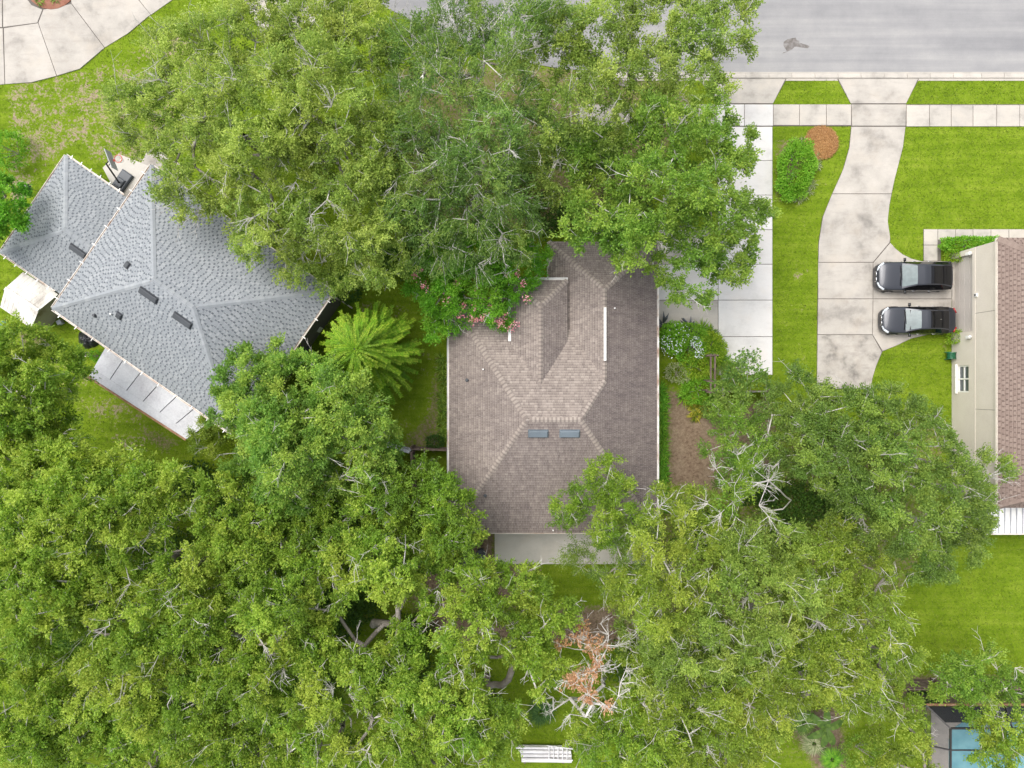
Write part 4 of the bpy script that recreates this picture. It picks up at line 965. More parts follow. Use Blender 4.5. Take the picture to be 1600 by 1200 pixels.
for a in (0, 2.1, 4.2): obj('leg', MB().tube(c0 + Vector((.28 * math.cos(a), .28 * math.sin(a), 0)), c0 + Vector((.12 * math.cos(a), .12 * math.sin(a), .55)), .018, .018, 6), 'vent_dark', t_)
t_ = thing('utility_box', 'small grey utility box on the grass beside the shed', 'utility box', P(97, 504, 0)); c0 = P(97, 504, 0)
obj('cabinet', MB().box(c0 + Vector((0, 0, .16)), (.26, .24, .36), .5, .02), 'fence_grey', t_); obj('lid', MB().box(c0 + Vector((0, 0, .355)), (.29, .27, .03), .5, .008), 'fence_grey', t_)
t_ = thing('flower_pot', 'white round pot by the corner of the pan roof', 'pot', P(140, 554, 0)); c0 = P(140, 554, 0)
obj('pot', MB().tube(c0, c0 + Vector((0, 0, .3)), .12, .17, 14), 'white_paint', t_); obj('soil', MB().tube(c0 + Vector((0, 0, .29)), c0 + Vector((0, 0, .305)), .15, .15, 14), 'joint', t_)
# two rain barrels / bins by the patio
for (px, py, lb) in ((726, 872, 'grey lidded bin behind the house, left of the pair'), (752, 862, 'grey lidded bin nearer the patio slab')):
    t_ = thing('storage_bin', lb, 'bin', P(px, py, 0), 'bins by the patio'); c0 = P(px, py, 0)
    obj('body', MB().tube(c0, c0 + Vector((0, 0, .75)), .24, .30, 14), 'plastic_grey', t_); obj('lid', MB().tube(c0 + Vector((0, 0, .75)), c0 + Vector((0, 0, .84)), .33, .26, 14), 'vent_dark', t_)
    obj('handle', MB().box(c0 + Vector((0, 0, .87)), (.18, .05, .05), .4, .01), 'vent_dark', t_)
# hose reel
t_ = thing('hose_reel', 'green garden hose reel against the beige wall beside the white window', 'hose reel', (hx - .25, P(0, 556).y, 0)); c0 = Vector((hx - .25, P(0, 556).y, 0))
mb = MB().tube(c0 + Vector((0, -.16, .38)), c0 + Vector((0, .16, .38)), .24, .24, 16); obj('drum', mb, 'green_plastic', t_)
for y in (-.19, .19): obj('flange', MB().tube(c0 + Vector((0, y - .02, .38)), c0 + Vector((0, y + .02, .38)), .30, .30, 18), 'green_plastic', t_)
for y in (-.1, -.03, .04, .11):
    mb = MB(); pr = [c0 + Vector((.255 * math.cos(q), y, .38 + .255 * math.sin(q))) for q in np.linspace(0, 2 * math.pi, 19)]
    for a, b_ in zip(pr, pr[1:]): mb.tube(a, b_, .022, .022, 5, False)
    obj('hose_coil', mb, 'green_plastic', t_)
obj('stand', MB().beam(c0 + Vector((-.22, -.23, 0)), c0 + Vector((0, -.23, .4)), .04, .04).beam(c0 + Vector((.2, -.23, 0)), c0 + Vector((0, -.23, .4)), .04, .04).beam(c0 + Vector((-.22, .23, 0)), c0 + Vector((0, .23, .4)), .04, .04).beam(c0 + Vector((.2, .23, 0)), c0 + Vector((0, .23, .4)), .04, .04), 'green_plastic', t_)
# fences
def fence(name, label, a, b_, h, mat, step, bw, cap=None, mat2=None):
    a, b_ = Vector(a), Vector(b_); a.z = b_.z = 0; f_ = thing(name, label, 'fence', (a + b_) / 2); d = (b_ - a); L = d.length; d.normalize(); rz = math.atan2(d.y, d.x); s_ = Vector((-d.y, d.x, 0))
    x = 0
    while x < L - .01:
        w = min(bw, L - x); c_ = a + d * (x + w / 2); hh = h + random.uniform(-.015, .015)
        obj('board', MB().box(c_ + Vector((0, 0, hh / 2)), (w, .035, hh), rz), mat, f_); x += step
    for z in (.35, h - .25): obj('rail', MB().beam(a + s_ * .045 + Vector((0, 0, z)), b_ + s_ * .045 + Vector((0, 0, z)), .05, .09), mat, f_)
    k = max(1, int(L / 2.4))
    for i in range(k + 1): c_ = a.lerp(b_, i / k) + s_ * .1; obj('post', MB().box(c_ + Vector((0, 0, h / 2 + .03)), (.1, .1, h + .06), rz, .015), mat2 or mat, f_)
    if cap: obj('cap_rail', MB().beam(a + Vector((0, 0, h + .035)), b_ + Vector((0, 0, h + .035)), cap, .04), mat2 or mat, f_)
    return f_
fence('vinyl_fence', 'pale grey fence with flat top rail emerging from under the tree', P(572, 688, 1.8), P(640, 706, 1.8), 1.75, 'fence_grey', .155, .15, .20)
fence('board_fence', 'brown board fence running up to the left eave of the brown roof', P(642, 702, 1.7), P(702, 704, 1.7), 1.65, 'fence_brown', .155, .145, .08)
fence('board_fence', 'short brown board fence running down from the fence corner', P(642, 706, 1.7), P(645, 775, 1.7), 1.65, 'fence_brown', .155, .145, .10)
fence('board_fence', 'dark board fence under the dark-leaved tree by the driveway end', P(1105, 612, 1.6), P(1215, 612, 1.6), 1.5, 'fence_brown', .155, .145, .08)
fence('board_fence', 'brown board fence behind the pool planting, mostly hidden by leaves', P(1405, 1078, 1.6), P(1620, 1078, 1.6), 1.5, 'fence_brown', .155, .145, .08)
# trellis
t_ = thing('garden_arbor', 'dark wooden arbor with paired rails in the flower bed', 'arbor', P(1113, 585, 0))
for py in (556, 594, 612):
    for px in (1109, 1118):
        c0 = P(px, py, 2.0); obj('post', MB().beam((c0.x, c0.y, 0), (c0.x, c0.y, 2.0), .07, .07), 'fence_brown', t_)
for px in (1110.5, 1117): obj('rail', MB().beam(P(px, 553, 2.05), P(px, 615, 2.05), .09, .10), 'fence_brown', t_)
for py in (555, 596, 613): obj('crosspiece', MB().beam(P(1104, py, 2.14), P(1123, py, 2.14), .07, .07), 'fence_brown', t_)
# stack of white rails with a ladder on top, bottom centre
t_ = thing('rail_stack', 'stack of long white pipes with a ladder frame lying at the bottom edge', 'pipe stack', P(848, 1180, 0))
for i, (y0, x0, x1, wd) in enumerate(((1168, 806, 878, .20), (1174, 810, 892, .26), (1180, 814, 893, .24), (1187, 815, 893, .34))):
    a, b_ = P(x0, y0, .45), P(x1, y0 + 1, .45); mb = MB()
    mb.tube(a, b_, wd * .42, wd * .42, 10).tube(a - Vector((0, 0, .2)), b_ - Vector((0, 0, .2)), wd * .42, wd * .42, 10); obj('pipe', mb, 'pipe_white', t_)
for px in (858, 865, 872, 879, 886): obj('rung', MB().tube(P(px, 1165 + (px - 858) * .12, .66), P(px, 1186, .66), .035, .035, 8), 'pipe_white', t_)
obj('side_rail', MB().beam(P(855, 1165, .62), P(895, 1170, .62), .06, .08), 'pipe_white', t_); obj('side_rail', MB().beam(P(855, 1186, .62), P(895, 1188, .62), .06, .08), 'pipe_white', t_)
for px in (820, 880): obj('bearer', MB().beam(P(px, 1165, .06), P(px, 1192, .06), .12, .2), 'fence_brown', t_)

# ------------------------------------------------------------------ plants
def crown_mesh(root, pos, dirs, nrm, ln, wd, tint, mat, name='crown'):
    return quads(name, (leaf_tris if name == 'crown' else leaf_quads)(pos, dirs, nrm, ln, wd), tint, mat, root)
def bush(name, label, px, py, rpx, rpy, h, mat, n, ll=.12, lw=.07, cat='bush', group=None, rot=0, square=0.0, upright=.3, clump=.12, tadd=.12):
    """rounded shrub: leaves through the outer shell of a dome, on a few stems"""
    c0 = P(px, py, 0); cz_ = h * .45; k = S * (H - cz_) / H; cc = P(px, py, cz_)
    root = thing(name, label, cat, (cc.x, cc.y, 0), group)
    rx, ry = rpx * k, rpy * k
    d = unit(rng.normal(size=(n, 3))); d[:, 2] = np.abs(d[:, 2]) * 1.0 - .25
    d = unit(d)
    if square: d = d / np.maximum(1e-3, (np.abs(d) ** (2 + 6 * square)).sum(1) ** (1 / (2 + 6 * square)))[:, None]
    lump = 1 + clump * np.sin(d[:, 0] * 7 + px) * np.sin(d[:, 1] * 6 + py) + clump * np.sin(d[:, 2] * 9 + d[:, 0] * 5 + px)
    rad = (rng.uniform(.55, 1.0, n) ** .6) * lump
    pos = d * rad[:, None] * np.array([rx, ry, h * .5]); ca, sa = math.cos(rot), math.sin(rot)
    pos[:, :2] = np.stack([pos[:, 0] * ca - pos[:, 1] * sa, pos[:, 0] * sa + pos[:, 1] * ca], 1)
    pos += np.array([cc.x, cc.y, h * .5]); pos[:, 2] = np.maximum(pos[:, 2], .04)
    dirs = unit(d + rng.normal(size=(n, 3)) * .7 + np.array([0, 0, upright])); nrm = unit(d * .5 + np.array([0, 0, .8]) + rng.normal(size=(n, 3)) * .5)
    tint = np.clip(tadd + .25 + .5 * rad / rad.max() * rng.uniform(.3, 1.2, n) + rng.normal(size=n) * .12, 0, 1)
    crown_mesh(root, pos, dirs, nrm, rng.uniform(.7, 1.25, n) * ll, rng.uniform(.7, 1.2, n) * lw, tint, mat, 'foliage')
    A = []; B = []
    for i in range(7):
        a = rng.uniform(0, 6.28); A.append((cc.x, cc.y, 0)); B.append((cc.x + math.cos(a) * rx * .6, cc.y + math.sin(a) * ry * .6, h * .6))
    tubes('stem', A, B, [.03] * 7, [.012] * 7, 'bark', root)
    return root
def strap_plant(name, label, spots, mat, blades, ln, wd, cat='plant', group=None, tlo=0.0, thi=1.0, lift=.9, part='leaf_clump'):
    """rosettes of arching strap leaves; spots in px"""
    ctr = np.mean(np.array(spots), axis=0); c0 = P(ctr[0], ctr[1], 0); root = thing(name, label, cat, c0, group)
    for (px, py) in spots:
        c_ = np.array(P(px, py, .02)); n = blades
        a = rng.uniform(0, 2 * np.pi, n); el = rng.uniform(.25, 1.0, n)
        d = np.stack([np.cos(a), np.sin(a), el * lift], 1); d = unit(d); L = rng.uniform(.6, 1.1, n) * ln
        p0 = np.tile(c_, (n, 1)) + np.stack([np.cos(a), np.sin(a), 0 * a], 1) * .04; p1 = p0 + d * L[:, None] * .6
        d2 = unit(d + np.array([0, 0, -.9])); p2 = p1 + d2 * L[:, None] * .5
        s_ = np.stack([-np.sin(a), np.cos(a), 0 * a], 1) * wd * .5
        V1 = np.stack([p0 - s_ * .5, p0 + s_ * .5, p1 + s_, p1 - s_], 1); V2 = np.stack([p1 - s_, p1 + s_, p2 + s_ * .1, p2 - s_ * .1], 1)
        t = rng.uniform(tlo, thi, n)
        quads(part, np.concatenate([V1, V2]), np.concatenate([t, t]), mat, root)
    return root

def leaves_on_twigs(starts, ends, per, ll, lw, droop, updir, spread, tint0):
    n = len(starts); t = rng.uniform(.25, 1.02, (n, per))
    pos = starts[:, None, :] + (ends - starts)[:, None, :] * t[..., None] + rng.normal(size=(n, per, 3)) * spread
    pos[..., 2] -= droop * t ** 2
    d = unit((ends - starts)[:, None, :] + rng.normal(size=(n, per, 3)) * .65 * np.linalg.norm(ends - starts, axis=1)[:, None, None])
    nr = unit(np.array([0, 0, updir]) + rng.normal(size=(n, per, 3)) * .55)
    tt = np.clip(tint0[:, None] + rng.normal(size=(n, per)) * .15, 0, 1)
    L = rng.uniform(.65, 1.25, (n, per)) * ll; Wd = rng.uniform(.7, 1.2, (n, per)) * lw
    return pos.reshape(-1, 3), d.reshape(-1, 3), nr.reshape(-1, 3), L.ravel(), Wd.ravel(), tt.ravel()

def tree(name, label, trunk, lobes, mat, cat='tree', group=None, dens=1.0, ll=.17, lw=.105, twigs=13, per=16, dead=.05, rc=(.6, 1.0), weep=0.0,
         flat=.78, opens=(), seed=0, twig_mat='twig', trunk_r=None, brown=None, limb_boost=1.0, hollow=.58, bias=0.0, base=None, gap=0.06):
    """trunk, limbs grown towards clump centres, twigs in every clump, leaves along the twigs.
    lobes: (px, py, radius px, centre height)"""
    global rng
    rng = np.random.default_rng(seed + 1000)
    LB = []
    for (px, py, r_, z) in lobes:
        z = z + rng.uniform(-1.0, 1.0) * min(1, z / 6); c_ = np.array(P(px, py, z)); LB.append((c_, r_ * S * (H - z) / H))
    ctr = sum(c_ * r_ ** 2 for c_, r_ in LB) / sum(r_ ** 2 for c_, r_ in LB)
    tb = np.array(P(trunk[0], trunk[1], 0)) if trunk else np.array([ctr[0], ctr[1], 0.0])
    root = thing(name, label, cat, Vector(tb), group)
    zmid = ctr[2]
    op = [(*P2(x_, y_, 7), r_) for x_, y_, r_ in opens]
    cl = []
    for c_, r_ in LB:
        k = max(6, int(dens * 7.0 * r_ ** 2)); tries = 0; got = 0
        while got < k and tries < k * 12:
            tries += 1; d = rng.normal(size=3); d /= np.linalg.norm(d)
            if d[2] < -.12: continue
            f = rng.uniform(hollow, 1.0) ** .7; jag = 1 + .18 * math.sin(3 * math.atan2(d[1], d[0]) + c_[0])
            p = c_ + d * np.array([r_, r_, r_ * flat]) * f * jag
            if p[2] < 1.0: continue
            if any(math.hypot(p[0] - o_[0], p[1] - o_[1]) < o_[2] for o_ in op): continue
            if math.sin(p[0] * 1.9 + seed) * math.sin(p[1] * 2.1 + seed * 1.7) + .5 * math.sin(p[0] * 4.1 - p[1] * 3.3 + seed) < -.62 + gap: continue
            if any(np.linalg.norm((p - c2) / np.array([r2, r2, r2 * flat])) < .38 for c2, r2 in LB if c2 is not c_): continue
            if cl and min(np.linalg.norm((p - q_) * np.array([1, 1, .7])) for q_ in cl) < .66: continue
            cl.append(p); got += 1
    cl = np.array(cl)
    # skeleton
    htop = max(1.2, zmid * .42); lean = (ctr - tb) * .25
    tt_ = tb + np.array([lean[0], lean[1], htop])
    nodes = [tb, tb * .5 + tt_ * .5 + np.array([rng.normal() * .08, rng.normal() * .08, 0]), tt_]; par = [-1, 0, 1]; plen = [0, htop / 2, htop]
    order = np.argsort(np.linalg.norm(cl - tt_, axis=1)); tips = {}
    for ci in order:
        p = cl[ci]; N = np.array(nodes); dd = np.linalg.norm(N - p, axis=1)
        cost = dd + .28 * np.array(plen) + np.where(N[:, 2] > p[2] + .4, 1.2, 0); cost[0] += 50; cost[1] += 50
        j = int(np.argmin(cost)); L = dd[j]; k = max(1, int(L / .75)); last = j
        bend = rng.normal(size=3) * .13 * L + np.array([0, 0, -.10 * L])
        for s_ in range(1, k + 1):
            t = s_ / k; q_ = nodes[j] * (1 - t) + p * t + bend * math.sin(math.pi * t) + (rng.normal(size=3) * .055 if s_ < k else 0)
            nodes.append(q_); par.append(last); plen.append(plen[last] + L / k); last = len(nodes) - 1
        tips[ci] = last
    nN = len(nodes); rad = np.zeros(nN)
    for ci, ti in tips.items(): rad[ti] += .020 ** 2.25
    for i in range(nN - 1, 0, -1):
        rad[i] = max(rad[i], .016 ** 2.25); rad[par[i]] += rad[i]
    rad = rad ** (1 / 2.25) * limb_boost
    if trunk_r: rad[:3] = np.maximum(rad[:3], trunk_r); rad[0] = max(rad[0], trunk_r * 1.25)
    N = np.array(nodes); idx = np.arange(1, nN); pa = np.array(par[1:])
    ra = np.minimum(rad[pa], rad[idx] * 1.35)
    ra[0:2] = rad[pa[0:2]]
    big = rad[idx] > .05
    tubes('trunk', N[pa[big]], N[idx[big]], ra[big], rad[idx[big]], 'bark' if twig_mat == 'twig' else twig_mat, root, 7)
    # twigs
    nC = len(cl); isdead = rng.random(nC) < (dead if dead > .5 else dead * .55)
    outw = cl - np.array([ctr[0], ctr[1], zmid - 1.5]); outw = unit(outw)
    TS, TE, TI = [], [], []; BS, BE, BR = [], [], []
    up = rng.uniform(-.42, .52, nC)
    def bare(p, d, L, r0):
        """one crooked bare twig with side twigs"""
        q_ = p
        for s_ in range(3):
            d = unit(d + rng.normal(size=3) * .28); e_ = q_ + d * L / 3
            BS.append(q_); BE.append(e_); BR.append((r0 * (1 - .28 * s_), r0 * (.72 - .26 * s_)))
            for _ in range(2 if L > .5 else 1):
                d3 = unit(d + rng.normal(size=3) * .55); b0 = q_ * .4 + e_ * .6; b1 = b0 + d3 * L * rng.uniform(.18, .38)
                BS.append(b0); BE.append(b1); BR.append((r0 * .45, r0 * .25))
            q_ = e_
    for i in range(nC):
        k = twigs + int(rng.integers(-3, 4)); rcl = rng.uniform(*rc)
        if isdead[i]:
            main = unit(outw[i] + rng.normal(size=3) * .5 + np.array([0, 0, .15]))
            for _ in range(int(rng.integers(3, 7))): bare(cl[i], unit(main + rng.normal(size=3) * .38), rng.uniform(.7, 1.5) * (1.0 if dead <= .5 else .8), .020 if dead <= .5 else .016)
            continue
        d = unit(rng.normal(size=(k, 3)) + outw[i] * (.85 + 1.4 * weep) + np.array([0, 0, .25 - 1.1 * weep])); L = rng.uniform(.55, 1.1, k) * rcl
        s_ = cl[i] + rng.normal(size=(k, 3)) * .10 * rcl + d * .05
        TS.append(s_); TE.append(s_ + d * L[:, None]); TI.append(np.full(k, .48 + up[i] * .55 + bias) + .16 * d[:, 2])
        if rng.random() < .20 + 1.6 * dead: bare(cl[i], unit(outw[i] + rng.normal(size=3) * .6 + np.array([0, 0, .55])), rng.uniform(.9, 1.7) * (1.3 if dead > .11 else 1), .019)
    if TS: TS, TE, TI = np.concatenate(TS), np.concatenate(TE), np.concatenate(TI)
    else: TS = TE = np.zeros((0, 3)); TI = np.zeros(0)
    live = np.ones(len(TS), bool); small = ~big
    pick = rng.random(len(TS)) < .30
    A = np.concatenate([N[pa[small]], TS[pick]]); B = np.concatenate([N[idx[small]], TE[pick]])
    r0 = np.concatenate([ra[small], np.full(pick.sum(), .011)]); r1 = np.concatenate([rad[idx[small]], np.full(pick.sum(), .005)])
    if BS:
        BR = np.array(BR); A = np.concatenate([A, np.array(BS)]); B = np.concatenate([B, np.array(BE)]); r0 = np.concatenate([r0, BR[:, 0]]); r1 = np.concatenate([r1, BR[:, 1]])
    tubes('branch', A, B, r0, r1, twig_mat, root, 4)
    if per and len(TS):
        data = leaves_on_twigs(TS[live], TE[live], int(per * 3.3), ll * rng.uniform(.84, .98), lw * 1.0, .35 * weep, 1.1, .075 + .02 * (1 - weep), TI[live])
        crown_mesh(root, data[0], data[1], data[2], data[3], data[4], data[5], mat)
    if brown:
        bp = np.array([np.array(P(x, y, z)) for x, y, z in brown['at']]); dist = np.linalg.norm(cl[:, None, :2] - bp[None, :, :2], axis=2).min(1)
        near = np.where(dist < brown['r'])[0]; S0, E0 = [], []
        for i in near:
            k = 12; d = unit(rng.normal(size=(k, 3)) + np.array([0, 0, .3])); S0.append(np.tile(cl[i], (k, 1))); E0.append(cl[i] + d * rng.uniform(.3, .6, (k, 1)))
        if S0:
            S0, E0 = np.concatenate(S0), np.concatenate(E0); data = leaves_on_twigs(S0, E0, 14, .13, .08, 0, .8, .05, rng.uniform(.2, .9, len(S0)))
            crown_mesh(root, data[0], data[1], data[2], data[3], data[4], data[5], 'leaf_brown', 'withered_leaves')
    return root

# --- big street-side trees along the top
YEL = dict(mat='leaf_yellow_oak', ll=.155, lw=.085, group='shade trees along the street')
tree('oak_tree', 'large yellow-green oak spreading over the angled house and its driveway', (400, 230), [(240, 185, 58, 7.5), (300, 120, 72, 8.5), (390, 70, 75, 8.5), (400, 190, 95, 9.5), (320, 270, 68, 8.5), (430, 300, 80, 9), (400, 372, 34, 7), (480, 390, 48, 7.5)], seed=1, dens=.9, dead=.14, bias=.12, per=13, **YEL)
tree('oak_tree', 'tall yellow-green oak between the angled house oak and the dark weeping tree', (560, 250), [(500, 60, 75, 8.5), (570, 60, 60, 8), (510, 170, 85, 10), (570, 240, 75, 9.5), (545, 330, 75, 9), (590, 390, 52, 7.5), (540, 420, 34, 6.5)], seed=2, dens=.95, dead=.10, bias=.12, per=14, **YEL)
tree('weeping_elm', 'dark green elm with long sweeping twigs between the two lighter oaks', (745, 240), [(650, 90, 55, 8.5), (720, 50, 62, 8.5), (690, 170, 75, 10), (770, 130, 62, 9.5), (670, 270, 62, 9), (750, 250, 75, 10), (720, 350, 68, 8), (790, 340, 55, 8), (830, 40, 50, 8), (830, 220, 45, 8)], 'leaf_elm', group='shade trees along the street', seed=3, dens=.95, ll=.17, lw=.06, weep=.35, rc=(.8, 1.4), twigs=13, per=11, dead=.09)
tree('oak_tree', 'olive green oak beside the street with reddish new leaves over the road edge', (960, 150), [(870, 90, 60, 8.5), (940, 60, 62, 8.5), (1020, 40, 58, 8), (1080, 60, 50, 8), (1130, 40, 42, 7.5), (920, 170, 62, 9.5), (1000, 140, 55, 9), (1090, 130, 40, 8), (880, 260, 50, 8.5)], 'leaf_yellow_oak', group='shade trees along the street', seed=4, dens=.8, ll=.15, lw=.095, dead=.05, rc=(.55, .95), per=12, gap=.14)
tree('oak_tree', 'broad green oak overhanging the garage end of the brown roof and the driveway', (1010, 270), [(960, 260, 65, 9), (1040, 220, 60, 9), (1100, 230, 52, 8.5), (1145, 240, 30, 8), (1030, 310, 66, 9.5), (1105, 320, 54, 8.5), (1160, 340, 34, 7.5), (930, 340, 52, 8.5), (980, 380, 42, 7.5), (1070, 400, 52, 8), (1080, 445, 28, 7), (1130, 400, 40, 7.5)], 'leaf_green_oak', group='shade trees along the street', seed=5, dens=.8, ll=.155, lw=.10, dead=.02, rc=(.55, .9), bias=.03, per=12, gap=.16)

# --- flowering tree at the front of the brown roof
tree('crape_myrtle', 'bright green flowering tree with pink blossoms leaning over the brown roof', (735, 420), [(700, 410, 42, 4.6), (750, 410, 55, 5.2), (805, 425, 38, 5.0), (760, 455, 45, 5.0), (705, 455, 36, 4.5), (660, 440, 26, 4.0), (690, 505, 24, 3.6), (830, 405, 22, 4.8)], 'leaf_bright', seed=6, dens=1.25, ll=.15, lw=.075, dead=0, per=16, rc=(.45, .75), bias=-.05)
myr = [o for o in C.objects if o.name.startswith('crape_myrtle')][0]
fl = [(735, 498), (742, 503), (748, 500), (753, 497), (772, 497), (778, 502), (784, 500), (764, 488), (749, 454), (725, 476), (793, 430), (663, 447), (648, 432), (656, 421), (713, 441), (783, 508), (800, 513), (806, 507), (808, 428), (822, 466), (757, 470), (719, 493), (768, 478), (742, 480), (787, 489), (817, 443), (690, 420), (700, 470)]
pp, dd_, nn_ = [], [], []
for (px, py) in fl:
    c_ = np.array(P(px, py, 6.15 if py < 470 else 5.5)); k = 26
    pp.append(c_ + rng.normal(size=(k, 3)) * np.array([.11, .11, .09])); dd_.append(rng.normal(size=(k, 3))); nn_.append(unit(rng.normal(size=(k, 3)) * .6 + np.array([0, 0, 1])))
pp, dd_, nn_ = np.concatenate(pp), np.concatenate(dd_), np.concatenate(nn_); k = len(pp)
crown_mesh(myr, pp, dd_, nn_, rng.uniform(.07, .12, k), rng.uniform(.06, .10, k), rng.uniform(0, 1, k), 'petal_pink', 'blossom')

# --- feathery conifer with drooping whorls
def conifer(label, px, py, ztop):
    tp = P(px, py, ztop); root = thing('conifer_tree', label, 'tree', (tp.x, tp.y, 0))
    tubes('trunk', [(tp.x, tp.y, 0), (tp.x, tp.y, ztop * .5)], [(tp.x, tp.y, ztop * .5), (tp.x, tp.y, ztop)], [.17, .11], [.11, .03], 'bark', root, 8)
    A, B, Q, T = [], [], [], []; z = 1.6; tier = 0
    while z < ztop + .05:
        f = (ztop - z) / ztop; top = f < .09; L = .8 + 2.0 * min(1, f * 1.9) ** .8; k = 12 if top else 15
        for i in range(k):
            a = 2 * math.pi * (i + .5 * (tier % 2)) / k + rng.uniform(-.2, .2); l_ = L * rng.uniform(.72, 1.15) * (1.35 if top else 1); rise = rng.uniform(.45, .7) if top else rng.uniform(.15, .4)
            h = Vector((math.cos(a), math.sin(a), 0)); side = Vector((-h.y, h.x, 0)); st_ = Vector((tp.x, tp.y, z + rng.uniform(-.12, .12))); prev = st_; cur = rng.uniform(-.55, .55); ns = 9; br = rng.normal() * .10
            for s_ in range(1, ns + 1):
                t = s_ / ns; q_ = st_ + h * (l_ * t) + side * (cur * t * t) + Vector((0, 0, l_ * (rise * t - .42 * t * t)))
                A.append(prev); B.append(q_); dl = (q_ - prev).normalized(); sl = Vector((-dl.y, dl.x, 0))
                for m_ in range(6 if top else 13):
                    c_ = prev.lerp(q_, rng.random()); wl2 = ((.10 + .05 * t) if top else .14 + .30 * min(1, f * 3)) * (1.1 - .7 * t) * rng.uniform(.6, 1.2)
                    for sg in (-1, 1):
                        d_ = (sl * sg + dl * rng.uniform(.3, 1.1) + Vector((0, 0, rng.uniform(-.35, .6)))).normalized(); e_ = c_ + d_ * wl2; w2 = dl * (rng.uniform(.018, .036) if top else rng.uniform(.04, .075))
                        Q.append([c_ - w2, c_ + w2, e_]); T.append(min(1, max(0, (.55 + .3 * t if top else .26 + .42 * t) + br + rng.normal() * .14)))
                prev = q_
        z += .40 + .28 * f; tier += 1
    k = len(A); tubes('branch', [tuple(p) for p in A], [tuple(p) for p in B], np.full(k, .020), np.full(k, .014), 'leaf_lime', root, 3)
    quads('crown', np.array([[tuple(p) for p in q_] for q_ in Q]), T, 'leaf_lime', root)
conifer('lime green feathery conifer with a pale star-shaped top between the two houses', 553, 545, 8.6)

# --- trees on the left and in the wood at the lower left
G = dict(mat='leaf_forest', group='trees of the wood')
tree('oak_tree', 'round mid-green oak covering the lower corner of the blue-grey roof', (490, 650), [(470, 610, 68, 7.5), (400, 640, 60, 7), (380, 590, 36, 6.5), (530, 640, 60, 7.5), (455, 690, 72, 8), (540, 705, 62, 7), (480, 740, 52, 6.5), (590, 680, 38, 6), (420, 720, 45, 6.5)], 'leaf_round', seed=10, dens=1.05, ll=.15, lw=.095, dead=.01, rc=(.5, .85), bias=.06)
tree('young_tree', 'small yellow-green tree at the end of the pan roof', (325, 684), [(322, 680, 24, 3.6), (335, 690, 16, 3.2)], 'leaf_golden', seed=11, dens=2.2, ll=.11, lw=.06, dead=0, rc=(.35, .55), bias=-.05)
tree('glossy_tree', 'dense bright green tree at the left edge against the low wing', (8, 325), [(10, 310, 30, 4.6), (22, 335, 26, 4.6), (0, 350, 32, 4.8)], 'leaf_bright', seed=12, dens=1.9, ll=.17, lw=.10, dead=0, rc=(.45, .7))
tree('oak_tree', 'dense green tree at the left edge below the shed', (50, 610), [(25, 555, 48, 7), (75, 585, 48, 7.5), (30, 620, 55, 8), (85, 635, 40, 6.5), (20, 670, 45, 7)], seed=13, dens=1.1, dead=.01, bias=.03, **G)
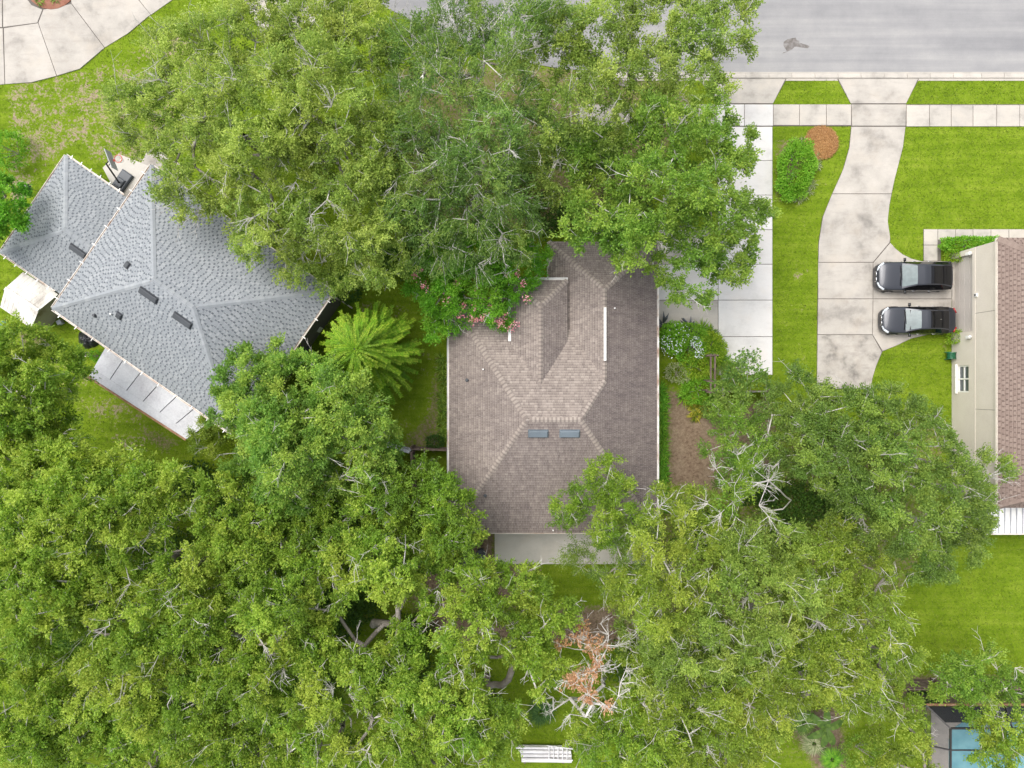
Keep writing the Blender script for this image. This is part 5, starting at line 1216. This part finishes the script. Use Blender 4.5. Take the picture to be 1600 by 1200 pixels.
WOOD = [
 ('left-edge oak in the wood beside the small back lawn', (60, 760), [(30, 730, 55, 7.5), (90, 720, 50, 7.5), (40, 790, 60, 8), (110, 790, 55, 8)], .03, .05, 14),
 ('bright oak in the wood just below the back lawn of the angled house', (220, 790), [(200, 750, 50, 7), (250, 770, 50, 7.5), (190, 810, 55, 8)], .05, .05, 15),
 ('oak in the wood with a forked bare limb showing, left of the dark gap', (320, 850), [(290, 860, 42, 8), (350, 800, 46, 7.5), (390, 840, 48, 7.5), (330, 890, 42, 7)], .10, .03, 16),
 ('left-edge oak with dense clumps halfway down the wood', (60, 900), [(30, 880, 55, 8), (90, 860, 55, 8.5), (60, 940, 60, 8.5), (130, 910, 50, 8)], .05, .06, 17),
 ('oak with grey dead twigs in the middle of the wood', (220, 960), [(190, 900, 48, 8), (250, 940, 55, 8), (200, 980, 52, 8.5), (300, 960, 48, 8), (160, 960, 36, 8)], .14, .0, 18),
 ('darker green tree in the wood below the round mid-green oak', (450, 850), [(430, 800, 45, 6), (490, 800, 48, 6), (450, 870, 55, 7), (520, 860, 40, 6.5), (400, 900, 40, 7)], .05, -.12, 19),
 ('golden-green oak crown low on the left side of the wood', (200, 1050), [(190, 1040, 52, 8.5), (240, 1030, 46, 8.5), (150, 1080, 55, 8.5), (220, 1090, 46, 8)], .05, .10, 20),
 ('bottom-left corner oak with golden top and blue-green foot', (60, 1110), [(40, 1020, 55, 8), (90, 1060, 50, 8), (30, 1110, 60, 8), (80, 1160, 60, 7.5), (10, 1190, 50, 6)], .04, .04, 21),
 ('oak with loose grey twigs left of the open bare-limbed oak', (400, 980), [(360, 990, 55, 8), (430, 960, 52, 8), (400, 1050, 58, 8), (470, 1020, 46, 7.5), (330, 1060, 40, 7.5)], .16, .02, 22),
 ('bottom-edge oak left of the pale branching oak', (270, 1150), [(230, 1160, 60, 7.5), (300, 1120, 52, 8), (320, 1190, 55, 7), (150, 1170, 52, 7)], .07, .0, 23),
 ('bottom-edge oak with arching pale twigs, right of centre of the wood', (430, 1150), [(400, 1130, 55, 7.5), (470, 1110, 46, 8), (440, 1190, 55, 7), (380, 1190, 40, 6.5)], .15, .0, 24),
 ('golden oak with pale twisted limbs near the bottom of the wood', (540, 1120), [(500, 1080, 40, 8), (560, 1060, 38, 8), (520, 1150, 46, 8), (590, 1140, 46, 7.5), (560, 1190, 45, 7)], .22, .07, 25),
 ('open oak whose pale trunk and spreading bare limbs show through the crown', (592, 975), [(545, 880, 48, 8), (600, 880, 45, 8), (500, 930, 42, 8), (640, 930, 42, 7.5), (480, 990, 40, 7.5), (570, 1015, 50, 7.5), (630, 1000, 34, 7), (670, 890, 36, 6.5)], .14, .05, 26),
 ('green oak whose crown overlaps the lower left corner of the brown roof', (660, 800), [(640, 770, 50, 7), (700, 790, 42, 7), (600, 790, 45, 7), (670, 840, 50, 6.5), (720, 830, 32, 6.5), (600, 840, 40, 6)], .03, -.09, 27),
 ('oak with a long curved pale limb below the patio', (755, 1060), [(740, 920, 40, 6.5), (790, 930, 46, 6.5), (740, 980, 50, 7.5), (820, 980, 42, 7), (860, 950, 30, 6), (800, 1040, 38, 7), (720, 1040, 36, 7), (840, 1040, 36, 7), (780, 1100, 42, 7)], .12, .02, 28),
 ('bottom-edge oak left of the white pipe stack', (690, 1130), [(660, 1080, 50, 7.5), (720, 1120, 50, 7.5), (650, 1150, 55, 7.5), (740, 1170, 45, 7), (690, 1190, 50, 6.5)], .12, .02, 29)]
for (lb, tr_, lo, dd0, bi, se) in WOOD:
    tree('oak_tree', lb, tr_, lo, seed=se, dens=.98, dead=dd0, bias=bi * 1.7, opens={16: ((300, 828, 1.0),), 26: ((585, 955, 1.3), (560, 968, 1.1)), 28: ((800, 1062, 1.1), (770, 1055, .8)), 25: ((558, 1108, 1.0),), 18: ((195, 965, .8),), 22: ((390, 990, .7),)}.get(se, ()), limb_boost=1.5 if se in (16, 26, 28, 25) else 1.1, ll=.155, lw=.10, rc=(.58, .95), twig_mat='twig', **G)
tree('dead_tree', 'bleached dead tree with clusters of withered orange-brown leaves below the patio', (945, 1060), [(900, 1020, 36, 6.5), (940, 1020, 34, 6.8), (920, 1060, 42, 7), (965, 1060, 36, 6.8), (985, 1090, 24, 6), (900, 1095, 30, 6), (925, 985, 18, 5.8), (870, 1090, 22, 5.5)], 'leaf_brown', seed=30, dens=.55, dead=1.0, per=0, twig_mat='dead_wood', rc=(.4, .75), twigs=7, limb_boost=1.0,
     brown=dict(at=[(885, 1012, 6.5), (910, 1030, 6.5), (925, 1005, 6.5), (890, 1050, 6.5), (915, 1075, 6.5), (900, 1085, 6.2), (935, 1068, 6.5)], r=.75))
RIGHT = [
 ('young_tree', 'fine-leaved green tree standing over the lower right part of the brown roof', (940, 800), [(938, 748, 30, 6.2), (962, 772, 28, 6.2), (892, 792, 27, 5.8), (928, 812, 32, 6.2), (968, 822, 28, 6)], 'leaf_forest', dict(ll=.15, lw=.065, dens=1.6, dead=.0, bias=-.10, weep=.1, gap=-.3), 31),
 ('willow_tree', 'sparse willowy tree shading the patio edge behind the house', (920, 890), [(905, 868, 24, 4.6), (940, 870, 38, 4.8), (990, 860, 36, 5), (965, 915, 28, 4.3)], 'leaf_grey_green', dict(ll=.13, lw=.05, dens=.85, dead=.04, per=12), 32),
 ('oak_tree', 'bright yellow-green oak at the lower right corner of the brown roof', (1060, 880), [(1040, 810, 45, 8), (1085, 815, 40, 7.5), (1030, 870, 48, 8), (1090, 870, 55, 8.5), (1000, 920, 42, 7.5), (1050, 940, 48, 8)], 'leaf_golden', dict(ll=.14, lw=.07, dead=.10, bias=-.02), 33),
 ('oak_tree', 'wide olive oak with scattered grey twigs in the lower right centre', (1160, 950), [(1150, 880, 48, 8.5), (1210, 860, 50, 8.5), (1150, 950, 58, 9), (1220, 930, 55, 9), (1100, 1000, 48, 8.5), (1180, 1010, 50, 8.5), (1260, 990, 45, 8.5)], 'leaf_yellow_oak', dict(ll=.14, lw=.075, dead=.13, bias=.0), 34),
 ('oak_tree', 'golden-topped oak bordering the lower right lawn', (1330, 960), [(1290, 870, 46, 8), (1340, 900, 48, 8), (1290, 940, 50, 8.5), (1360, 970, 46, 8.5), (1310, 1010, 52, 8.5), (1385, 1020, 40, 7.5), (1340, 1070, 46, 8)], 'leaf_golden', dict(ll=.14, lw=.075, dead=.12, bias=-.05), 35),
 ('oak_tree', 'yellow-green oak with dead grey twigs above the palm bed', (1230, 1070), [(1190, 1060, 46, 8), (1250, 1045, 48, 8.5), (1200, 1105, 36, 7.5), (1290, 1065, 36, 7.5), (1130, 1070, 46, 8)], 'leaf_golden', dict(ll=.14, lw=.075, dead=.14, bias=-.05), 36),
 ('oak_tree', 'large grey-green oak hiding the corner of the beige house', (1400, 740), [(1270, 660, 42, 7), (1330, 660, 52, 7.5), (1390, 650, 42, 7.5), (1440, 700, 55, 8.5), (1360, 730, 62, 8.5), (1300, 730, 46, 7.5), (1480, 760, 52, 8), (1420, 790, 60, 8.5), (1350, 810, 45, 7.5), (1500, 820, 45, 7), (1440, 860, 46, 7), (1535, 740, 32, 7)], 'leaf_grey_green', dict(ll=.14, lw=.085, dead=.03, bias=.04, rc=(.5, .85), dens=1.05), 37),
 ('oak_tree', 'grey-green tree with pale limbs just below the main driveway end', (1230, 660), [(1235, 625, 38, 5.5), (1240, 690, 48, 6.2), (1200, 720, 32, 5.5), (1265, 630, 30, 5.5)], 'leaf_grey_green', dict(ll=.13, lw=.08, dead=.12, bias=.0), 38),
 ('magnolia_tree', 'thin dark-leaved young tree in front of the driveway end', (1155, 615), [(1160, 585, 26, 3.6), (1150, 610, 28, 3.4), (1180, 605, 24, 3.4)], 'leaf_elm', dict(ll=.20, lw=.10, dens=1.1, per=8, dead=.0, bias=.1), 39),
 ('oak_tree', 'green tree on the mulch right of the brown roof, below the flower bed', (1140, 690), [(1150, 672, 32, 4.4), (1165, 702, 36, 4.8), (1135, 715, 28, 4.4), (1180, 690, 26, 4.4)], 'leaf_green_oak', dict(ll=.13, lw=.07, dead=.03, bias=-.05, dens=1.2), 40),
 ('bare_tree', 'half-bare tree with a broom of pale twigs beside the mulch yard', (1190, 800), [(1150, 735, 30, 9.0), (1170, 770, 28, 9.2), (1130, 785, 26, 8.6), (1192, 738, 22, 8.4), (1175, 815, 26, 9.0)], 'leaf_forest', dict(ll=.14, lw=.08, dead=.80, dens=1.3, twigs=13, rc=(.7, 1.2), limb_boost=.6, twig_mat='twig', flat=.5), 41),
 ('oak_tree', 'bottom-edge golden oak left of the palm bed', (1120, 1150), [(1060, 1090, 46, 7.5), (1100, 1140, 52, 7.5), (1170, 1150, 46, 7), (1050, 1170, 46, 6.5), (1120, 1195, 46, 6)], 'leaf_golden', dict(ll=.15, lw=.08, dead=.15, bias=-.03), 42),
 ('oak_tree', 'bottom-edge oak right of the white pipe stack', (960, 1150), [(930, 1130, 32, 6), (990, 1110, 42, 7), (950, 1165, 36, 6), (1010, 1160, 40, 6.5), (1010, 1050, 34, 6.5)], 'leaf_forest', dict(ll=.15, lw=.09, dead=.16, bias=.0), 43),
 ('oak_tree', 'green tree below the patio lawn, right of the dead tree', (1030, 1010), [(1000, 980, 36, 6), (1040, 1000, 42, 7), (1070, 1040, 42, 7), (1030, 1050, 34, 6.5)], 'leaf_yellow_oak', dict(ll=.14, lw=.075, dead=.08, bias=-.03), 44),
 ('oak_tree', 'tree with pale limbs overhanging the top of the pool enclosure', (1520, 1085), [(1500, 1050, 36, 5.2), (1545, 1060, 36, 5.5), (1580, 1070, 28, 5.5), (1525, 1088, 20, 5.5), (1480, 1070, 22, 5)], 'leaf_green_oak', dict(ll=.15, lw=.09, dead=.08, bias=.02, limb_boost=1.4), 45),
 ('oak_tree', 'corner tree overhanging the blue pool at the lower right', (1570, 1175), [(1535, 1148, 22, 6), (1575, 1140, 24, 6), (1590, 1175, 24, 6), (1545, 1192, 22, 6)], 'leaf_forest', dict(ll=.16, lw=.10, dead=.06, dens=.9), 46),
 ('oak_tree', 'golden tree with forked pale trunk left of the pool enclosure', (1450, 1170), [(1405, 1105, 28, 5.8), (1415, 1150, 32, 6), (1380, 1180, 34, 6), (1435, 1190, 22, 5.5)], 'leaf_golden', dict(ll=.15, lw=.085, dead=.08, dens=.9, limb_boost=1.4, bias=-.08), 47)]
for (nm, lb, tr_, lo, mt, kw, se) in RIGHT:
    kw = dict(kw); kw.setdefault('dens', .95); kw.setdefault('rc', (.58, .95))
    tree(nm, lb, tr_, lo, mt, seed=se, group='trees on the right' if nm == 'oak_tree' else None, **kw)

rng = np.random.default_rng(99)
# --- understorey
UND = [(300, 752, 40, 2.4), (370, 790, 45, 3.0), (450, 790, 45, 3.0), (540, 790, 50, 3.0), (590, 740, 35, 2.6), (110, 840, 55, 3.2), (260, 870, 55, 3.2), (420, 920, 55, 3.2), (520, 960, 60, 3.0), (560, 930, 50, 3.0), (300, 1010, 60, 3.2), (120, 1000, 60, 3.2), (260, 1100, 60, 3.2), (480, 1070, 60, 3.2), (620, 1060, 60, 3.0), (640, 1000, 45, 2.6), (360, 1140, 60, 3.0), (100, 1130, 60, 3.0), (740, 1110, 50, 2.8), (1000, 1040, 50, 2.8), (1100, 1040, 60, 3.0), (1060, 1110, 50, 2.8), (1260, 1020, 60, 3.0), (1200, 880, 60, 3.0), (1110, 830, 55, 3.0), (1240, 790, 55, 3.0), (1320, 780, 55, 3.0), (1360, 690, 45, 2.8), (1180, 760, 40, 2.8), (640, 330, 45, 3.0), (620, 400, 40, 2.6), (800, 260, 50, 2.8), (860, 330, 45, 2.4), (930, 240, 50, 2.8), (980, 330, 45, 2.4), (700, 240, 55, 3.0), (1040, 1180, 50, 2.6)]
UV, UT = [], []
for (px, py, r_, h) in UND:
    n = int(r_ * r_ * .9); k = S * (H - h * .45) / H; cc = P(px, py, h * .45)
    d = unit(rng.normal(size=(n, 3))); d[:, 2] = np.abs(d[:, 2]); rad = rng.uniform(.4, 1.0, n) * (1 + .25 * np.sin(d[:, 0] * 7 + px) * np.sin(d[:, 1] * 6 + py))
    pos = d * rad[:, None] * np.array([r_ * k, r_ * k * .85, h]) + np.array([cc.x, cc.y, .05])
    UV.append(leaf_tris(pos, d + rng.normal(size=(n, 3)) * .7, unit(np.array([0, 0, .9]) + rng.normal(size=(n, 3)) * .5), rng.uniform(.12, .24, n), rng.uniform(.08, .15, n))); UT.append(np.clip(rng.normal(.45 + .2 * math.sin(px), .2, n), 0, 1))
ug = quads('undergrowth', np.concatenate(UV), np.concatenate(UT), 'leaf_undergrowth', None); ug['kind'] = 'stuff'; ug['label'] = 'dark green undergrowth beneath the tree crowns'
# --- shrubs that can be told apart
bush('dark_shrub', 'dark glossy shrub by the right-hand corner of the blue-grey roof', 545, 450, 24, 24, 1.6, 'leaf_dark', 1500, .12, .08)
bush('edge_shrub', 'low dark green shrub at the left edge above the low wing', 18, 235, 26, 30, 1.6, 'leaf_bright', 1600, .14, .08)
bush('clipped_hedge', 'clipped hedge in front of the beige house beside the walk', 1514, 383, 42, 11, 1.1, 'leaf_bright', 3800, .12, .08, 'hedge', square=.5, tadd=.2)
bush('clipped_bush', 'yellow-green clipped bush at the tail of the upper parked car', 1489, 400, 13, 9, 1.0, 'leaf_lime', 1100, .08, .05, 'bush', 'clipped bushes flanking the garage', square=.4)
bush('clipped_bush', 'yellow-green clipped bush at the tail of the lower parked car', 1491, 527, 12, 10, 1.0, 'leaf_lime', 1100, .08, .05, 'bush', 'clipped bushes flanking the garage', square=.4)
bush('oval_shrub', 'bright green oval shrub mass between the two driveways', 1243, 267, 28, 47, 1.0, 'leaf_bright', 6500, .15, .08, 'shrub', rot=-.25, tadd=.30)
strap_plant('border_grass', 'cream-striped border grass around the oval shrub', [(1262, 228), (1254, 222), (1246, 222), (1272, 240), (1276, 250), (1277, 260), (1238, 309), (1247, 313), (1256, 307), (1264, 299), (1231, 303), (1270, 288)], 'leaf_variegated', 26, .38, .035, 'plant')
bush('ficus_shrub', 'bright green shrub with white flowers beside the white gutter', 1052, 528, 22, 24, 1.3, 'leaf_bright', 1900, .14, .08, tadd=.26)
bush('ficus_shrub', 'bright green shrub in the middle of the flower bed', 1078, 545, 26, 26, 1.2, 'leaf_bright', 2100, .14, .08, tadd=.26)
bush('leafy_shrub', 'yellow-green leafy shrub left of the arbor', 1088, 572, 24, 22, 1.2, 'leaf_lime', 1700, .12, .06, tadd=.2)
bush('pale_shrub', 'pale cream-leaved shrub at the foot of the flower bed', 1058, 583, 20, 16, .9, 'leaf_variegated', 900, .10, .06)
bush('filler_shrub', 'light green shrub at the driveway corner of the flower bed', 1112, 545, 22, 26, 1.1, 'leaf_lime', 2000, .14, .06, tadd=.2)
bush('bed_shrub', 'bright green shrub below the arbor in the flower bed', 1092, 610, 28, 22, 1.0, 'leaf_bright', 1800, .15, .06, tadd=.26)
bush('fine_shrub', 'grey-green fine-leaved shrub right of the arbor', 1132, 592, 19, 24, 1.4, 'leaf_grey_green', 1900, .09, .045, tadd=.2)
bush('shade_shrub', 'grey-green shrub below the arbor fence', 1120, 640, 24, 20, 1.4, 'leaf_elm', 1300, .11, .07)
wf = bush('blue_flower_shrub', 'shrub dotted with white and pale blue flowers in the flower bed', 1072, 522, 36, 17, 1.0, 'leaf_bright', 2000, .13, .07, tadd=.26)
FP = []
for (cx, cy, k, rr_) in ((1050, 545, 60, 16), (1088, 535, 90, 10), (1040, 535, 40, 12), (1062, 520, 40, 18), (1093, 552, 60, 8)):
    a = rng.uniform(0, 6.28, k); r2_ = rng.uniform(0, 1, k) ** .5 * rr_
    FP += [tuple(P(cx + r2_[i] * math.cos(a[i]), cy + r2_[i] * math.sin(a[i]), 1.28 + rng.uniform(-.08, .05))) for i in range(k)]
FP = np.array(FP); k = len(FP)
o = crown_mesh(wf, FP, rng.normal(size=(k, 3)), unit(rng.normal(size=(k, 3)) * .3 + np.array([0, 0, 1])), rng.uniform(.05, .10, k), rng.uniform(.05, .09, k), rng.uniform(0, 1, k), 'petal_white', 'flowers'); o['kind'] = 'stuff'
strap_plant('purple_leaf_plant', 'purple-grey broad-leaved plants by the driveway edge of the bed', [(1036, 506), (1048, 518), (1076, 512), (1072, 526)], 'leaf_purple', 14, .75, .14, 'plant', lift=1.1)
strap_plant('border_lily', 'green strap-leaved lilies edging the flower bed along the driveway', [(1098 + 4.0 * i + random.uniform(-3, 3), 516 + 6.5 * i + random.uniform(-4, 4)) for i in range(10)] + [(1108 + 3 * i, 522 + 8 * i) for i in range(6)], 'leaf_lime', 38, .75, .05, 'plant', thi=.75)
strap_plant('croton', 'yellow-leaved croton at the driveway edge of the flower bed', [(1140, 572), (1144, 581), (1147, 590)], 'leaf_croton', 34, .55, .07, 'plant')
strap_plant('croton', 'yellow and orange croton at the tip of the flower bed above the mulch', [(1084, 640), (1092, 632), (1080, 630), (1092, 646), (1099, 640), (1086, 650)], 'leaf_croton', 34, .55, .07, 'plant')
strap_plant('border_lily', 'green strap-leaved lilies at the lower end of the flower bed', [(1072, 612), (1080, 620), (1068, 622), (1090, 618), (1076, 604)], 'leaf_lime', 36, .7, .05, 'plant', thi=.8)
strap_plant('lily_turf', 'strip of green lily turf along the right eave of the brown roof', [(1034 + random.uniform(-3, 4), 605 + 7 * i) for i in range(28)], 'leaf_bright', 46, .55, .035, 'plant')
strap_plant('lily_turf', 'clumps of dark strap leaves by the left eave of the brown roof', [(692 + random.uniform(-4, 4), 560 + 9 * i) for i in range(15)], 'leaf_green_oak', 26, .5, .04, 'plant')
bush('corner_shrub', 'small dark shrub in the corner of the brown board fence', 680, 690, 14, 11, .8, 'leaf_dark', 600, .12, .07)
bush('pot_plant', 'small leafy plant by the corner of the pan roof', 150, 556, 8, 9, .6, 'leaf_bright', 320, .10, .05)
bush('hoop_shrub', 'olive shrub beside the basketball hoop and the low wing', 150, 285, 15, 12, .9, 'leaf_green_oak', 600, .12, .05)
# pine straw ring
c0 = P(1283, 223, 0); root = thing('pine_straw_ring', 'round orange pine straw mulch mound near the pavement', 'mulch', c0); k = 9000
mb = MB(); pr = [(c0.x + (1.02 + .04 * math.sin(5 * a)) * math.cos(a), c0.y + (.98 + .05 * math.sin(4 * a + 1)) * math.sin(a)) for a in np.linspace(0, 2 * math.pi, 40, endpoint=False)]
mb.prism(pr, -.05, .05, .04); obj('mulch_bed', mb, 'brick_red', root); HARD.append(pr)
a = rng.uniform(0, 6.28, k); r_ = rng.uniform(0, 1, k) ** .5 * 1.03; pp = np.stack([c0.x + r_ * np.cos(a), c0.y + r_ * np.sin(a), .06 + .07 * (1 - r_ ** 2) + rng.uniform(0, .03, k)], 1)
d = rng.normal(size=(k, 3)) * np.array([1, 1, .15]); o = crown_mesh(root, pp, d, np.tile([0, 0, 1.0], (k, 1)) + rng.normal(size=(k, 3)) * .25, rng.uniform(.10, .22, k), np.full(k, .022), rng.uniform(0, 1, k), 'leaf_straw', 'straw'); o['kind'] = 'stuff'
# palm bed at the bottom right
def fan_palm(label, px, py, h, mat, n=16, ln=1.0):
    tp = P(px, py, h); root = thing('fan_palm', label, 'palm', (tp.x, tp.y, 0), 'palms in the bed')
    tubes('trunk', [(tp.x, tp.y, 0)], [(tp.x, tp.y, h)], [.13], [.10], 'bark', root, 8)
    for i in range(n):
        a = 2 * math.pi * i * .618 + rng.uniform(-.2, .2); el = rng.uniform(.1, .8); hd = Vector((math.cos(a), math.sin(a), 0)); sdv = Vector((-hd.y, hd.x, 0)); l_ = ln * rng.uniform(.8, 1.1)
        c_ = tp + hd * l_ * .18 + Vector((0, 0, el * .35)); Q = []
        for j in range(-7, 8):
            b2 = j * .19; d_ = (hd * math.cos(b2) + sdv * math.sin(b2) + Vector((0, 0, .1 - .05 * abs(j)))).normalized(); s_ = d_.cross(Vector((0, 0, 1))).normalized() * .028; e_ = c_ + d_ * l_ * rng.uniform(.72, .98)
            m1 = c_ + d_ * l_ * .35 + Vector((0, 0, .03)); Q.append([c_ - s_ * .4, c_ + s_ * .4, m1 + s_, m1 - s_]); Q.append([m1 - s_, m1 + s_, e_ - Vector((0, 0, .12)) + s_ * .1, e_ - Vector((0, 0, .12)) - s_ * .1])
        fr_ = quads('frond', np.array([[tuple(p) for p in q_] for q_ in Q]), rng.uniform(.2, .9, len(Q)), mat, root)
        tubes('leaf_stalk', [tuple(tp)], [tuple(c_)], [.02], [.012], 'leaf_bright', fr_, 4)
fan_palm('silvery fan palm in the bed left of the pool enclosure', 1270, 1160, 1.5, 'leaf_variegated', 15, .8)
fan_palm('green fan palm at the bottom edge below the silvery one', 1298, 1185, 1.2, 'leaf_bright', 15, .8)
fan_palm('grey-green fan palm in the shade above the palm bed', 1255, 1128, 1.8, 'leaf_elm', 15, .9)
fan_palm('dark fan palm in the gap above the white pipe stack', 845, 1112, 1.6, 'leaf_dark', 15, .95)
def banana(label, px, py, h):
    tp = P(px, py, h); root = thing('banana_plant', label, 'plant', (tp.x, tp.y, 0))
    tubes('stem', [(tp.x, tp.y, 0)], [(tp.x, tp.y, h)], [.10], [.06], 'leaf_lime', root, 8)
    for a in (-1.7, -1.1, 2.4, .4, 1.5, -2.6):
        hd = Vector((math.cos(a), math.sin(a), 0)); sdv = Vector((-hd.y, hd.x, 0)); Q = []; pts = []
        for s_ in range(9):
            t = s_ / 8; pts.append((tp + hd * 1.25 * t + Vector((0, 0, .55 * t - .75 * t * t)), .24 * math.sin(math.pi * min(1, t * .93 + .04)) ** .6))
        for (p0, w0), (p1, w1) in zip(pts, pts[1:]):
            for sg in (-1, 1): Q.append([p0, p1, p1 + sdv * sg * w1 + Vector((0, 0, .05)), p0 + sdv * sg * w0 + Vector((0, 0, .05))])
        quads('banana_leaf', np.array([[tuple(p) for p in q_] for q_ in Q]), np.clip(rng.normal(.4, .12, len(Q)), 0, 1), 'leaf_elm', root)
banana('broad-leaved banana plant among the palms left of the pool', 1290, 1138, 2.0)
bush('bed_shrub', 'olive shrub right of the palm bed at the bottom edge', 1345, 1175, 34, 30, 1.6, 'leaf_green_oak', 1800, .13, .07)
bush('hedge_shrub', 'dark green hedge shrub between the fence and pool enclosure', 1440, 1090, 28, 9, 1.1, 'leaf_dark', 1100, .13, .08, 'hedge')
bush('lawn_edge_shrub', 'dark shrub at the lower right edge beyond the back lawn', 1596, 1072, 16, 16, 1.4, 'leaf_dark', 700, .13, .08)
strap_plant('agave', 'small green agaves on the mulch island of the circular driveway', [(62, 2), (88, -1)], 'leaf_grey_green', 26, .45, .06, 'plant')

# ------------------------------------------------------------------ grass blades over the lawns
N_ = 260000
px = rng.uniform(-33.2, 33.2, N_); py = rng.uniform(-25, 25, N_)
ok = np.ones(N_, bool)
for p in HARD: ok &= ~inside(p, px, py)
ok &= rng.random(N_) > field(LITTER, px, py) * 1.15
wf_ = field(WORN, px, py); ok &= rng.random(N_) > wf_ * .9
px, py = px[ok], py[ok]; k = len(px)
a = rng.uniform(0, 6.28, k); pos = np.stack([px, py, .02 * np.sin(px * 1.3) * np.sin(py * 1.1) - .03], 1)
d = np.stack([np.cos(a), np.sin(a), rng.uniform(.3, 1.2, k)], 1)
g = quads('grass', leaf_quads(pos, d, unit(np.stack([0 * a, 0 * a, 0 * a + 1], 1) + rng.normal(size=(k, 3)) * .4), rng.uniform(.06, .13, k), rng.uniform(.025, .045, k)), rng.uniform(0, 1, k), 'grass_blade')
g['kind'] = 'stuff'; g['label'] = 'short green grass of the lawns'
import sys; print('objects', len(bpy.data.objects), 'tris', sum(len(m.polygons) for m in bpy.data.meshes) * 2)
